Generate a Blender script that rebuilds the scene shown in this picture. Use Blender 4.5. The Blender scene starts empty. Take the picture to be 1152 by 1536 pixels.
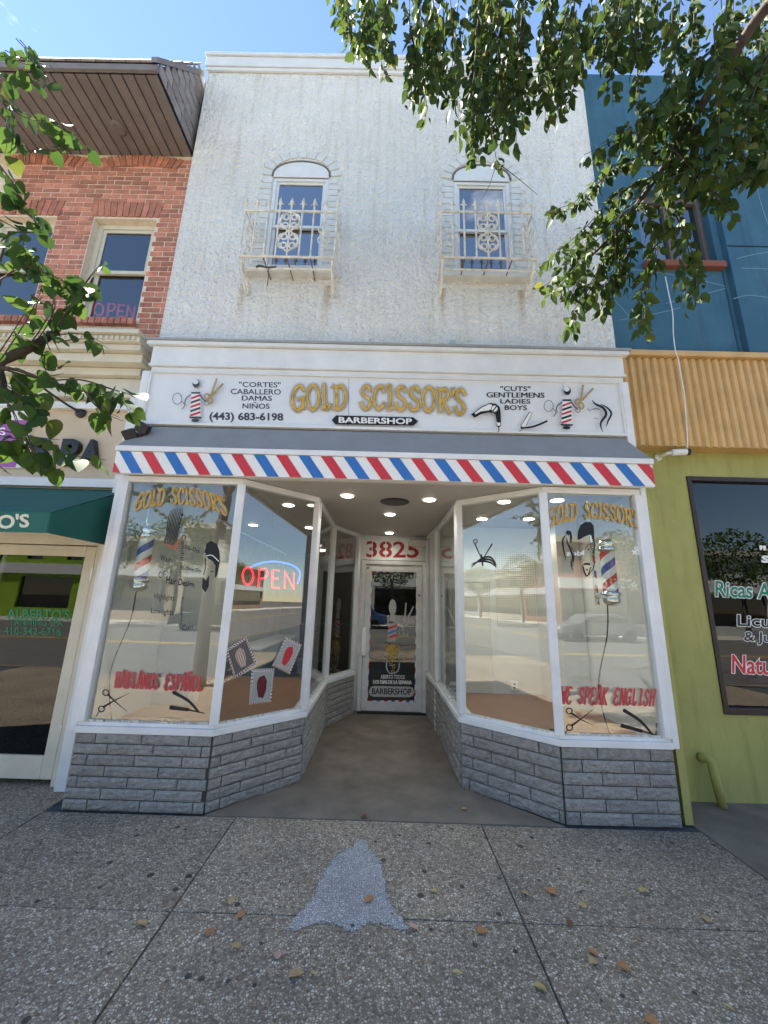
import bpy, math, random
from mathutils import Vector, Matrix
random.seed(11)
R = math.radians
sc = bpy.context.scene
COL = sc.collection

# ------------------------------------------------------------------ camera
FPX, IW, IH = 577.0, 1152.0, 1536.0
PITCH, ROLL, YAW = R(13.2), R(1.6), R(-0.4)
CAM = Vector((0, 0, 1.6))
cF = Vector((math.sin(YAW)*math.cos(PITCH), math.cos(YAW)*math.cos(PITCH), math.sin(PITCH)))
_r = Vector((math.cos(YAW), -math.sin(YAW), 0)); _u = _r.cross(cF)
cR = _r*math.cos(ROLL) + _u*math.sin(ROLL)
cU = _u*math.cos(ROLL) - _r*math.sin(ROLL)
cd = bpy.data.cameras.new('camera'); cam = bpy.data.objects.new('camera', cd); COL.objects.link(cam)
m3 = Matrix((cR, cU, -cF)).transposed()
cam.matrix_world = Matrix.Translation(CAM) @ m3.to_4x4()
cd.sensor_fit = 'HORIZONTAL'; cd.sensor_width = 36; cd.lens = FPX/IW*36
cd.clip_start = 0.05; cd.clip_end = 2000
sc.camera = cam

# ------------------------------------------------------------------ sky, sun, exposure
SUN_EL, SUN_AZ = R(55), R(-70)          # azimuth measured from +Y towards +X
w = bpy.data.worlds.new('World'); sc.world = w; w.use_nodes = True
nt = w.node_tree; nt.nodes.clear()
out = nt.nodes.new('ShaderNodeOutputWorld'); bg = nt.nodes.new('ShaderNodeBackground')
sky = nt.nodes.new('ShaderNodeTexSky'); sky.sky_type = 'NISHITA'; sky.sun_disc = False
sky.sun_elevation = SUN_EL; sky.sun_rotation = SUN_AZ; sky.air_density = 1.0; sky.dust_density = 0.0; sky.ozone_density = 1.6
tc = nt.nodes.new('ShaderNodeTexCoord'); mp = nt.nodes.new('ShaderNodeMapping'); mp.inputs['Scale'].default_value = (1.0, 1.6, 2.6); mp.inputs['Location'].default_value = (0.35, 0.2, 0.1)
nz = nt.nodes.new('ShaderNodeTexNoise'); nz.inputs['Scale'].default_value = 2.4; nz.inputs['Detail'].default_value = 9; nz.inputs['Roughness'].default_value = 0.62
rp = nt.nodes.new('ShaderNodeValToRGB'); rp.color_ramp.elements[0].position = 0.57; rp.color_ramp.elements[1].position = 0.80
mx = nt.nodes.new('ShaderNodeMixRGB'); mx.inputs[2].default_value = (9.0, 9.2, 9.5, 1)
L = nt.links.new
L(tc.outputs['Generated'], mp.inputs['Vector']); L(mp.outputs[0], nz.inputs['Vector']); L(nz.outputs['Fac'], rp.inputs[0])
L(rp.outputs[0], mx.inputs[0]); L(sky.outputs[0], mx.inputs[1]); L(mx.outputs[0], bg.inputs[0]); L(bg.outputs[0], out.inputs[0])
bg.inputs[1].default_value = 0.055
sd = bpy.data.lights.new('sun', 'SUN'); sd.energy = 5.0; sd.angle = R(0.53); sd.color = (1.0, 0.95, 0.87)
sun = bpy.data.objects.new('sun', sd); COL.objects.link(sun)
sdir = Vector((math.sin(SUN_AZ)*math.cos(SUN_EL), math.cos(SUN_AZ)*math.cos(SUN_EL), math.sin(SUN_EL)))
sun.rotation_euler = (-sdir).to_track_quat('-Z', 'Y').to_euler(); sun.location = sdir*60
sc.view_settings.view_transform = 'Standard'; sc.view_settings.look = 'None'
sc.view_settings.exposure = 2.62; sc.view_settings.gamma = 1.0; sc.view_settings.use_curve_mapping = False
sc.render.engine = 'CYCLES'
sc.cycles.use_denoising = True; sc.cycles.denoiser = 'OPENIMAGEDENOISE'
sc.cycles.max_bounces = 8; sc.cycles.transparent_max_bounces = 16; sc.cycles.glossy_bounces = 4
sc.cycles.caustics_reflective = False; sc.cycles.caustics_refractive = False
sc.cycles.sample_clamp_indirect = 6.0

# ------------------------------------------------------------------ pixel -> place helpers (a direction only; the plane gives the distance)
def ray(x, y): return cR*((x-IW/2)/FPX) - cU*((y-IH/2)/FPX) + cF
def onY(x, y, Y): d = ray(x, y); return CAM + d*(Y/d.y)
def onZ(x, y, Z): d = ray(x, y); return CAM + d*((Z-CAM.z)/d.z)
def onX(x, y, X): d = ray(x, y); return CAM + d*(X/d.x)
class Plane:
    def __init__(s, p, n): s.p = Vector(p); s.n = Vector(n).normalized()
    def at(s, x, y, off=0.0):
        d = ray(x, y); q = s.p + s.n*off
        return CAM + d*((q-CAM).dot(s.n)/d.dot(s.n))
def planeY(Y): return Plane((0, Y, 0), (0, -1, 0))

# ------------------------------------------------------------------ materials
MATS = {}
def nmat(name):
    m = bpy.data.materials.new(name); m.use_nodes = True
    t = m.node_tree; b = t.nodes['Principled BSDF']; MATS[name] = m
    return m, t, b
def noise_node(t, scale, detail=4, rough=0.55, vec=None, stretch=None):
    n = t.nodes.new('ShaderNodeTexNoise'); n.inputs['Scale'].default_value = scale; n.inputs['Detail'].default_value = detail; n.inputs['Roughness'].default_value = rough
    g = t.nodes.new('ShaderNodeNewGeometry'); v = g.outputs['Position']
    if stretch:
        mp = t.nodes.new('ShaderNodeMapping'); mp.inputs['Scale'].default_value = stretch; t.links.new(v, mp.inputs['Vector']); v = mp.outputs[0]
    t.links.new(v, n.inputs['Vector']); return n
def ramp(t, src, stops):
    r = t.nodes.new('ShaderNodeValToRGB'); e = r.color_ramp.elements
    while len(e) < len(stops): e.new(0.5)
    for i, (p, c) in enumerate(stops): e[i].position = p; e[i].color = (*c, 1) if len(c) == 3 else c
    t.links.new(src, r.inputs[0]); return r
def mul(c, k): return tuple(min(1, x*k) for x in c)
def mat(name, col, rough=0.6, var=0.12, scale=6, bump=0.0, bscale=80, metal=0.0, spec=0.4, stretch=None, rnd=0.0, dist=0.004, coat=0):
    if name in MATS: return MATS[name]
    m, t, b = nmat(name)
    b.inputs['Roughness'].default_value = rough; b.inputs['Metallic'].default_value = metal; b.inputs['Specular IOR Level'].default_value = spec
    if coat: b.inputs['Coat Weight'].default_value = coat
    n = noise_node(t, scale, 6, 0.6, stretch=stretch)
    r = ramp(t, n.outputs['Fac'], [(0.3, mul(col, 1-var)), (0.7, mul(col, 1+var))])
    src = r.outputs[0]
    if rnd:
        oi = t.nodes.new('ShaderNodeObjectInfo'); hs = t.nodes.new('ShaderNodeHueSaturation')
        mr = t.nodes.new('ShaderNodeMapRange'); mr.inputs[3].default_value = 1-rnd; mr.inputs[4].default_value = 1+rnd
        t.links.new(oi.outputs['Random'], mr.inputs[0]); t.links.new(mr.outputs[0], hs.inputs['Value']); t.links.new(src, hs.inputs['Color']); src = hs.outputs[0]
    t.links.new(src, b.inputs['Base Color'])
    if bump:
        n2 = noise_node(t, bscale, 5, 0.6); bp = t.nodes.new('ShaderNodeBump'); bp.inputs['Strength'].default_value = bump; bp.inputs['Distance'].default_value = dist
        t.links.new(n2.outputs['Fac'], bp.inputs['Height']); t.links.new(bp.outputs[0], b.inputs['Normal'])
    return m
def flat(name, col, rough=0.5, spec=0.3):
    if name in MATS: return MATS[name]
    m, t, b = nmat(name); b.inputs['Base Color'].default_value = (*col, 1); b.inputs['Roughness'].default_value = rough; b.inputs['Specular IOR Level'].default_value = spec
    return m
def emit(name, col, strength):
    m, t, b = nmat(name); b.inputs['Base Color'].default_value = (*col, 1); b.inputs['Emission Color'].default_value = (*col, 1); b.inputs['Emission Strength'].default_value = strength
    return m
def glass(name, tint=(0.93, 0.96, 0.95), base=0.07, rough=0.0, wob=0.0):
    m, t, b = nmat(name); t.nodes.remove(b); o = t.nodes['Material Output']
    tr = t.nodes.new('ShaderNodeBsdfTransparent'); tr.inputs[0].default_value = (*tint, 1)
    gl = t.nodes.new('ShaderNodeBsdfGlossy'); gl.inputs['Roughness'].default_value = rough
    lw = t.nodes.new('ShaderNodeLayerWeight'); lw.inputs['Blend'].default_value = 0.5
    pw = t.nodes.new('ShaderNodeMath'); pw.operation = 'POWER'; pw.inputs[1].default_value = 4.0
    ma = t.nodes.new('ShaderNodeMath'); ma.operation = 'MULTIPLY_ADD'; ma.inputs[1].default_value = 1-base; ma.inputs[2].default_value = base
    ms = t.nodes.new('ShaderNodeMixShader')
    t.links.new(lw.outputs['Facing'], pw.inputs[0]); t.links.new(pw.outputs[0], ma.inputs[0]); t.links.new(ma.outputs[0], ms.inputs[0])
    t.links.new(tr.outputs[0], ms.inputs[1]); t.links.new(gl.outputs[0], ms.inputs[2]); t.links.new(ms.outputs[0], o.inputs[0])
    if wob:
        n = noise_node(t, 1.6, 2, 0.4); bp = t.nodes.new('ShaderNodeBump'); bp.inputs['Strength'].default_value = wob; bp.inputs['Distance'].default_value = 0.02
        t.links.new(n.outputs['Fac'], bp.inputs['Height']); t.links.new(bp.outputs[0], gl.inputs['Normal'])
    return m

def stucco_mat():
    m, t, b = nmat('white_stucco'); b.inputs['Roughness'].default_value = 0.85; b.inputs['Specular IOR Level'].default_value = 0.2
    n1 = noise_node(t, 20, 2, 0.5, stretch=(1.0, 1.0, 0.85)); n2 = noise_node(t, 48, 2, 0.5)
    big = noise_node(t, 1.3, 5, 0.6); strk = noise_node(t, 5, 5, 0.6, stretch=(3.0, 3.0, 0.16))
    r1 = ramp(t, big.outputs['Fac'], [(0.3, (0.74, 0.725, 0.69)), (0.65, (0.85, 0.835, 0.79))])
    r2 = ramp(t, strk.outputs['Fac'], [(0.32, (0.80, 0.75, 0.67)), (0.5, (1, 1, 1))])
    mm = t.nodes.new('ShaderNodeMixRGB'); mm.blend_type = 'MULTIPLY'; mm.inputs[0].default_value = 0.5
    t.links.new(r1.outputs[0], mm.inputs[1]); t.links.new(r2.outputs[0], mm.inputs[2])
    # rust runs below the four window guard brackets
    src = mm.outputs[0]
    g = t.nodes.new('ShaderNodeNewGeometry'); sx = t.nodes.new('ShaderNodeSeparateXYZ'); t.links.new(g.outputs['Position'], sx.inputs[0])
    def mth(op, a, bb=None, cc=None):
        q = t.nodes.new('ShaderNodeMath'); q.operation = op
        for i, v in enumerate((a, bb, cc)):
            if v is None: continue
            if isinstance(v, (int, float)): q.inputs[i].default_value = v
            else: t.links.new(v, q.inputs[i])
        return q.outputs[0]
    wob = noise_node(t, 9, 3)
    tot = None
    for x0 in (-1.66, -0.72, 0.55, 1.43):
        dx = mth('ABSOLUTE', mth('SUBTRACT', mth('ADD', sx.outputs['X'], mth('MULTIPLY', wob.outputs['Fac'], 0.06)), x0+0.03))
        a = mth('MAXIMUM', mth('MULTIPLY_ADD', dx, -20, 1.0), 0.0)
        bz = mth('MULTIPLY', mth('LESS_THAN', sx.outputs['Z'], 5.02), mth('MAXIMUM', mth('MULTIPLY_ADD', mth('SUBTRACT', 5.02, sx.outputs['Z']), -1.7, 1.0), 0.0))
        k = mth('MULTIPLY', a, bz); tot = k if tot is None else mth('ADD', tot, k)
    rm = t.nodes.new('ShaderNodeMixRGB'); rm.inputs[2].default_value = (0.42, 0.26, 0.13, 1)
    t.links.new(mth('MULTIPLY', tot, 0.75), rm.inputs[0]); t.links.new(src, rm.inputs[1])
    t.links.new(rm.outputs[0], b.inputs['Base Color'])
    ad = mth('MULTIPLY_ADD', n2.outputs['Fac'], 0.35, n1.outputs['Fac'])
    bp = t.nodes.new('ShaderNodeBump'); bp.inputs['Strength'].default_value = 1.0; bp.inputs['Distance'].default_value = 0.06
    t.links.new(ad, bp.inputs['Height']); t.links.new(bp.outputs[0], b.inputs['Normal'])
    return m

def aggregate_mat(name, paint=False):
    m, t, b = nmat(name); b.inputs['Roughness'].default_value = 0.8; b.inputs['Specular IOR Level'].default_value = 0.3
    g = t.nodes.new('ShaderNodeNewGeometry')
    vo = t.nodes.new('ShaderNodeTexVoronoi'); vo.inputs['Scale'].default_value = 78; vo.inputs['Randomness'].default_value = 1.0
    ve = t.nodes.new('ShaderNodeTexVoronoi'); ve.feature = 'DISTANCE_TO_EDGE'; ve.inputs['Scale'].default_value = 78
    for v in (vo, ve): t.links.new(g.outputs['Position'], v.inputs['Vector'])
    sp = t.nodes.new('ShaderNodeSeparateColor'); t.links.new(vo.outputs['Color'], sp.inputs[0])
    if paint: stops = [(0.0, (0.55, 0.54, 0.53)), (0.5, (0.71, 0.70, 0.69)), (1.0, (0.86, 0.85, 0.84))]
    else: stops = [(0.0, (0.20, 0.155, 0.115)), (0.3, (0.42, 0.335, 0.245)), (0.55, (0.56, 0.46, 0.345)), (0.8, (0.66, 0.56, 0.43)), (1.0, (0.84, 0.77, 0.66))]
    peb = ramp(t, sp.outputs['Red'], stops)
    edge = ramp(t, ve.outputs['Distance'], [(0.04, (0, 0, 0)), (0.16, (1, 1, 1))])
    mm = t.nodes.new('ShaderNodeMixRGB'); mm.inputs[1].default_value = (0.38, 0.385, 0.40, 1) if paint else (0.30, 0.245, 0.185, 1)
    t.links.new(edge.outputs[0], mm.inputs[0]); t.links.new(peb.outputs[0], mm.inputs[2])
    big = noise_node(t, 1.1, 5, 0.6); rb = ramp(t, big.outputs['Fac'], [(0.3, (0.72, 0.72, 0.72)), (0.7, (1.12, 1.1, 1.06))])
    m2 = t.nodes.new('ShaderNodeMixRGB'); m2.blend_type = 'MULTIPLY'; m2.inputs[0].default_value = 1
    t.links.new(mm.outputs[0], m2.inputs[1]); t.links.new(rb.outputs[0], m2.inputs[2])
    # old chewing gum spots
    vg = t.nodes.new('ShaderNodeTexVoronoi'); vg.inputs['Scale'].default_value = 10; t.links.new(g.outputs['Position'], vg.inputs['Vector'])
    sg = t.nodes.new('ShaderNodeSeparateColor'); t.links.new(vg.outputs['Color'], sg.inputs[0])
    lim = t.nodes.new('ShaderNodeMath'); lim.operation = 'MULTIPLY'; lim.inputs[1].default_value = 0.20; t.links.new(sg.outputs['Green'], lim.inputs[0])
    lt = t.nodes.new('ShaderNodeMath'); lt.operation = 'LESS_THAN'; t.links.new(vg.outputs['Distance'], lt.inputs[0]); t.links.new(lim.outputs[0], lt.inputs[1])
    pick = t.nodes.new('ShaderNodeMath'); pick.operation = 'GREATER_THAN'; pick.inputs[1].default_value = 0.35; t.links.new(sg.outputs['Red'], pick.inputs[0])
    pf = t.nodes.new('ShaderNodeMath'); pf.operation = 'MULTIPLY'; t.links.new(lt.outputs[0], pf.inputs[0]); t.links.new(pick.outputs[0], pf.inputs[1])
    pk = t.nodes.new('ShaderNodeMath'); pk.operation = 'MULTIPLY'; pk.inputs[1].default_value = 0.8; t.links.new(pf.outputs[0], pk.inputs[0])
    m4 = t.nodes.new('ShaderNodeMixRGB'); m4.inputs[2].default_value = (0.035, 0.033, 0.032, 1); t.links.new(pk.outputs[0], m4.inputs[0]); t.links.new(m2.outputs[0], m4.inputs[1])
    oi = t.nodes.new('ShaderNodeObjectInfo'); mr = t.nodes.new('ShaderNodeMapRange'); mr.inputs[3].default_value = .88; mr.inputs[4].default_value = 1.08
    hs = t.nodes.new('ShaderNodeHueSaturation'); t.links.new(oi.outputs['Random'], mr.inputs[0]); t.links.new(mr.outputs[0], hs.inputs['Value']); t.links.new(m4.outputs[0], hs.inputs['Color']); t.links.new(hs.outputs[0], b.inputs['Base Color'])
    bp = t.nodes.new('ShaderNodeBump'); bp.inputs['Strength'].default_value = 0.9; bp.inputs['Distance'].default_value = 0.006
    t.links.new(edge.outputs[0], bp.inputs['Height']); t.links.new(bp.outputs[0], b.inputs['Normal'])
    if paint:   # paint worn away towards its ragged rim (rim weight is stored per vertex)
        at = t.nodes.new('ShaderNodeAttribute'); at.attribute_name = 'rim'
        nn = noise_node(t, 70, 2, 0.6)
        a1 = t.nodes.new('ShaderNodeMath'); a1.operation = 'ADD'; t.links.new(at.outputs['Fac'], a1.inputs[0]); t.links.new(nn.outputs['Fac'], a1.inputs[1])
        a2 = t.nodes.new('ShaderNodeMath'); a2.operation = 'GREATER_THAN'; a2.inputs[1].default_value = 0.62; t.links.new(a1.outputs[0], a2.inputs[0])
        t.links.new(a2.outputs[0], b.inputs['Alpha'])
    return m

def leaf_mat(name, c0, c1, trans=0.35):
    m, t, b = nmat(name); t.nodes.remove(b); o = t.nodes['Material Output']
    g = t.nodes.new('ShaderNodeNewGeometry'); oi = t.nodes.new('ShaderNodeObjectInfo')
    a = t.nodes.new('ShaderNodeMath'); a.operation = 'ADD'; t.links.new(g.outputs['Random Per Island'], a.inputs[0]); t.links.new(oi.outputs['Random'], a.inputs[1])
    fr = t.nodes.new('ShaderNodeMath'); fr.operation = 'FRACT'; t.links.new(a.outputs[0], fr.inputs[0])
    r = ramp(t, fr.outputs[0], [(0.0, c0), (0.9, c1), (1.0, mul((c1[0]*1.7, c1[1]*1.1, c1[2]), 1.0))])
    pr = t.nodes.new('ShaderNodeBsdfPrincipled'); pr.inputs['Roughness'].default_value = 0.6; pr.inputs['Specular IOR Level'].default_value = 0.18
    tl = t.nodes.new('ShaderNodeBsdfTranslucent'); ms = t.nodes.new('ShaderNodeMixShader'); ms.inputs[0].default_value = trans
    hs = t.nodes.new('ShaderNodeHueSaturation'); hs.inputs['Hue'].default_value = 0.48; hs.inputs['Value'].default_value = 1.9
    t.links.new(r.outputs[0], hs.inputs['Color']); t.links.new(hs.outputs[0], tl.inputs[0]); t.links.new(r.outputs[0], pr.inputs['Base Color'])
    t.links.new(pr.outputs[0], ms.inputs[1]); t.links.new(tl.outputs[0], ms.inputs[2]); t.links.new(ms.outputs[0], o.inputs[0])
    return m

def worn(name, col, col2, col3):
    m, t, b = nmat(name); b.inputs['Roughness'].default_value = .75; b.inputs['Specular IOR Level'].default_value = .25
    a = noise_node(t, 1.4, 8, .65); c = noise_node(t, 4, 6, .65, stretch=(2.5, 2.5, .25)); d = noise_node(t, 11, 6, .7)
    r1 = ramp(t, a.outputs['Fac'], [(.35, col2), (.6, col)]); r2 = ramp(t, c.outputs['Fac'], [(.34, (.72,.70,.66)), (.5, (1,1,1))]); r3 = ramp(t, d.outputs['Fac'], [(.66, (0,0,0)), (.74, (1,1,1))])
    m1 = t.nodes.new('ShaderNodeMixRGB'); m1.blend_type = 'MULTIPLY'; m1.inputs[0].default_value = .55; t.links.new(r1.outputs[0], m1.inputs[1]); t.links.new(r2.outputs[0], m1.inputs[2])
    m2 = t.nodes.new('ShaderNodeMixRGB'); m2.inputs[2].default_value = (*col3, 1); k = t.nodes.new('ShaderNodeMath'); k.operation = 'MULTIPLY'; k.inputs[1].default_value = .3
    t.links.new(r3.outputs[0], k.inputs[0]); t.links.new(k.outputs[0], m2.inputs[0]); t.links.new(m1.outputs[0], m2.inputs[1]); t.links.new(m2.outputs[0], b.inputs['Base Color'])
    n2 = noise_node(t, 50, 5, .6); bp = t.nodes.new('ShaderNodeBump'); bp.inputs['Strength'].default_value = .45; bp.inputs['Distance'].default_value = .006; t.links.new(n2.outputs['Fac'], bp.inputs['Height']); t.links.new(bp.outputs[0], b.inputs['Normal'])
    return m
M_TEAL = worn('blue_stucco', (.055,.145,.21), (.04,.115,.18), (.13,.22,.28))
M_LIME = worn('olive_green_paint', (.40,.395,.135), (.345,.34,.115), (.26,.25,.10))
M_STUCCO = stucco_mat()
M_AGG = aggregate_mat('exposed_aggregate'); M_AGGP = aggregate_mat('painted_aggregate', True)
M_CONC = mat('worn_concrete', (0.185, 0.155, 0.12), 0.85, 0.28, 3.0, 0.5, 120)
M_ASPH = mat('asphalt', (0.12, 0.115, 0.108), 0.9, 0.2, 3, 0.6, 150)
M_WHITE = mat('white_paint', (0.72, 0.73, 0.73), 0.5, 0.07, 5, 0.12, 45)
M_OLDW = mat('old_white_paint', (0.66, 0.66, 0.63), 0.55, 0.12, 7, 0.2, 30)
M_BULK = mat('grey_stone_paint', (0.36, 0.345, 0.32), 0.65, 0.22, 22, 1.0, 60, rnd=0.10, dist=0.03)
M_MORT = mat('dark_joint', (0.07, 0.075, 0.08), 0.9, 0.2, 20)
M_SIGN = mat('sign_face', (0.70, 0.72, 0.74), 0.45, 0.04, 3)
M_AWN = mat('grey_awning', (0.27, 0.265, 0.26), 0.7, 0.08, 5, 0.15, 200)
M_RED = mat('red_paint', (0.55, 0.035, 0.05), 0.5, 0.06)
M_BLUE = mat('blue_paint', (0.03, 0.15, 0.45), 0.5, 0.06)
M_BLACK = flat('black_vinyl', (0.012, 0.012, 0.014), 0.45)
M_DGREY = flat('dark_grey_vinyl', (0.06, 0.06, 0.075), 0.5)
M_GOLD = mat('gold_vinyl', (0.58, 0.36, 0.06), 0.4, 0.35, 22)
M_VWHITE = flat('white_vinyl', (0.78, 0.78, 0.76), 0.5)
M_VRED = flat('red_vinyl', (0.60, 0.03, 0.04), 0.5)
M_DKRED = flat('dark_red_vinyl', (0.30, 0.02, 0.025), 0.5)
M_VGREEN = flat('green_vinyl', (0.02, 0.20, 0.10), 0.5)
M_IRON = mat('weathered_white_iron', (0.74, 0.69, 0.60), 0.6, 0.28, 16, 0.3, 60)
M_RUST = mat('rusty_iron', (0.20, 0.11, 0.06), 0.8, 0.3, 30)
M_CHROME = mat('chrome', (0.75, 0.75, 0.76), 0.12, 0.05, 8, metal=1.0)
M_ALU = mat('aluminium', (0.62, 0.63, 0.63), 0.4, 0.06, 8, metal=0.6)
M_BPLASTIC = mat('black_plastic', (0.015, 0.015, 0.017), 0.35, 0.2, 10)
M_GLASS = glass('shop_glass', base=0.095, wob=0.02)
M_DGLASS = glass('door_glass', tint=(0.5, 0.53, 0.53), base=0.065, wob=0.02)
M_UPGL = glass('upper_glass', tint=(0.25, 0.28, 0.28), base=0.42, wob=0.03)
M_TINT = glass('tinted_glass', tint=(0.25, 0.28, 0.28), base=0.16, wob=0.03)
M_BRICK = mat('red_brick', (0.47, 0.19, 0.13), 0.85, 0.25, 12, 0.5, 70, rnd=0.3)
M_BMORT = mat('pale_mortar', (0.72, 0.61, 0.49), 0.9, 0.12, 20, 0.3, 90)
M_SOFF = mat('brown_soffit', (0.19, 0.165, 0.155), 0.55, 0.12, 8, rnd=0.08)
M_SHING = mat('grey_shingle', (0.27, 0.24, 0.235), 0.9, 0.2, 18, 0.4, 80, rnd=0.18)
M_CREAM = mat('cream_stucco', (0.60, 0.49, 0.36), 0.85, 0.08, 3, 0.25, 120)
M_CTRIM = mat('cream_trim', (0.62, 0.58, 0.47), 0.6, 0.08, 6)
M_GREENAW = mat('green_canvas', (0.012, 0.105, 0.085), 0.75, 0.12, 6, 0.2, 300)
M_TAN = mat('tan_metal', (0.58, 0.37, 0.15), 0.55, 0.13, 4)
M_DBROWN = mat('dark_brown_frame', (0.03, 0.02, 0.018), 0.5, 0.2, 8)
M_WOOD = mat('orange_wood_floor', (0.33, 0.165, 0.085), 0.35, 0.22, 4, stretch=(1.5, 14, 1), spec=0.5)
M_IWALL = mat('interior_cream', (0.62, 0.62, 0.58), 0.75, 0.05, 2)
M_ICEIL = mat('ceiling_grey', (0.42, 0.40, 0.37), 0.55, 0.05, 2)
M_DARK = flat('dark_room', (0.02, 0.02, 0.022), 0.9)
M_SOIL = mat('dark_ground', (0.10, 0.09, 0.08), 0.95, 0.2, 4)
M_BARK = mat('bark', (0.055, 0.042, 0.033), 0.9, 0.35, 22, 0.8, 40)
M_LEAFR = leaf_mat('leaf_dark', (0.022, 0.046, 0.012), (0.055, 0.094, 0.018), 0.28)
M_LEAFL = leaf_mat('leaf_bright', (0.024, 0.058, 0.012), (0.050, 0.098, 0.018), 0.28)
M_LAMP = emit('lamp_disc', (1.0, 0.93, 0.82), 2.5)
M_TUBE = emit('tube_light', (1.0, 0.95, 0.82), 1.6)
M_NEONR = emit('neon_red', (1.0, 0.02, 0.035), .45)
M_NEONB = emit('neon_blue', (0.04, 0.15, 1.0), .3)

# ------------------------------------------------------------------ mesh helpers
class MB:
    def __init__(s): s.v = []; s.f = []; s.m = []
    def add(s, vs, fs, mi=0):
        o = len(s.v); s.v += [tuple(v) for v in vs]; s.f += [tuple(i+o for i in f) for f in fs]; s.m += [mi]*len(fs); return s
    def hexa(s, p, mi=0):      # 4 bottom (ccw from above), 4 top
        return s.add(p, [(3,2,1,0),(4,5,6,7),(0,1,5,4),(1,2,6,5),(2,3,7,6),(3,0,4,7)], mi)
    def box(s, lo, hi, mi=0):
        x0,y0,z0 = lo; x1,y1,z1 = hi
        return s.hexa([(x0,y0,z0),(x1,y0,z0),(x1,y1,z0),(x0,y1,z0),(x0,y0,z1),(x1,y0,z1),(x1,y1,z1),(x0,y1,z1)], mi)
    def prism(s, poly, vec, mi=0):
        n = len(poly); vec = Vector(vec); a = [Vector(p) for p in poly]; b = [p+vec for p in a]
        return s.add(a+b, [tuple(range(n))[::-1], tuple(range(n, 2*n))] + [(i, (i+1) % n, n+(i+1) % n, n+i) for i in range(n)], mi)
    def strip(s, pts, t0, t1, z0, z1, mi=0):   # mitred extrusion along a plan polyline, outward = (dy,-dx)
        P = [Vector((p[0], p[1])) for p in pts]; n = len(P); nor = []
        for i in range(n-1):
            d = (P[i+1]-P[i]).normalized(); nor.append(Vector((d.y, -d.x)))
        off = []
        for i in range(n):
            if i == 0: q = nor[0]
            elif i == n-1: q = nor[-1]
            else:
                q = (nor[i-1]+nor[i]).normalized(); q = q/max(0.3, q.dot(nor[i]))
            off.append(q)
        vs = []
        for i in range(n):
            for t, z in ((t0, z0), (t1, z0), (t1, z1), (t0, z1)):
                q = P[i]+off[i]*t; vs.append((q.x, q.y, z))
        fs = [(0,1,2,3), tuple((n-1)*4+k for k in (3,2,1,0))]
        for i in range(n-1):
            for k in range(4): fs.append((i*4+k, (i+1)*4+k, (i+1)*4+(k+1) % 4, i*4+(k+1) % 4))
        return s.add(vs, fs, mi)
    def tube(s, pts, r, seg=6, mi=0, r1=None, caps=True, closed=False):
        P = [Vector(p) for p in pts]; n = len(P); rs = [r + ((r1 if r1 is not None else r)-r)*i/max(1, n-1) for i in range(n)]
        vs = []; nrm = None
        for i in range(n):
            if closed: d = P[(i+1) % n]-P[i-1]
            else: d = P[min(i+1, n-1)]-P[max(i-1, 0)]
            if d.length < 1e-9: d = Vector((0, 0, 1))
            d.normalize()
            if nrm is None: nrm = d.orthogonal().normalized()
            else:
                nrm = nrm - d*nrm.dot(d)
                nrm = nrm.normalized() if nrm.length > 1e-6 else d.orthogonal().normalized()
            bn = d.cross(nrm)
            for k in range(seg):
                a = 2*math.pi*k/seg; vs.append(P[i] + (nrm*math.cos(a)+bn*math.sin(a))*rs[i])
        fs = []
        for i in range(n if closed else n-1):
            j = (i+1) % n
            for k in range(seg): fs.append((i*seg+k, i*seg+(k+1) % seg, j*seg+(k+1) % seg, j*seg+k))
        if caps and not closed: fs += [tuple(range(seg))[::-1], tuple((n-1)*seg+k for k in range(seg))]
        return s.add(vs, fs, mi)
    def lathe(s, prof, org, axis=(0, 0, 1), seg=20, mi=0):   # prof: (radius, distance along axis)
        ax = Vector(axis).normalized(); a = ax.orthogonal().normalized(); b = ax.cross(a); org = Vector(org); n = len(prof)
        vs = [org + ax*h + (a*math.cos(2*math.pi*k/seg)+b*math.sin(2*math.pi*k/seg))*r for r, h in prof for k in range(seg)]
        fs = [(i*seg+k, i*seg+(k+1) % seg, (i+1)*seg+(k+1) % seg, (i+1)*seg+k) for i in range(n-1) for k in range(seg)]
        fs += [tuple(range(seg))[::-1], tuple((n-1)*seg+k for k in range(seg))]
        return s.add(vs, fs, mi)
    def mesh(s, name, mats, smooth=False):
        me = bpy.data.meshes.new(name); me.from_pydata(s.v, [], s.f)
        for m in (mats if isinstance(mats, (list, tuple)) else [mats]): me.materials.append(m)
        if isinstance(mats, (list, tuple)): me.polygons.foreach_set('material_index', s.m)
        if smooth: me.polygons.foreach_set('use_smooth', [True]*len(me.polygons))
        me.update(); return me
    def build(s, name, mats, parent=None, smooth=False, bevel=0):
        return link(name, s.mesh(name, mats, smooth), parent, bevel)
def wparent(o, p):
    o.parent = p
    q = p; loc = Vector((0, 0, 0))
    if p.type == 'EMPTY': o.matrix_parent_inverse = Matrix.Translation(-p.location)
def link(name, me, parent=None, bevel=0):
    o = bpy.data.objects.new(name, me); COL.objects.link(o)
    if parent is not None: wparent(o, parent)
    if bevel:
        b = o.modifiers.new('edge', 'BEVEL'); b.width = bevel; b.segments = 2; b.limit_method = 'ANGLE'
    return o
def tag(o, label, cat, group=None):
    o['label'] = label; o['category'] = cat
    if group: o['group'] = group
    return o
def thing(name, label, cat, loc=(0, 0, 0), group=None):
    o = bpy.data.objects.new(name, None); COL.objects.link(o); o.location = loc; return tag(o, label, cat, group)
def struct(o): o['kind'] = 'structure'; return o
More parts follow.
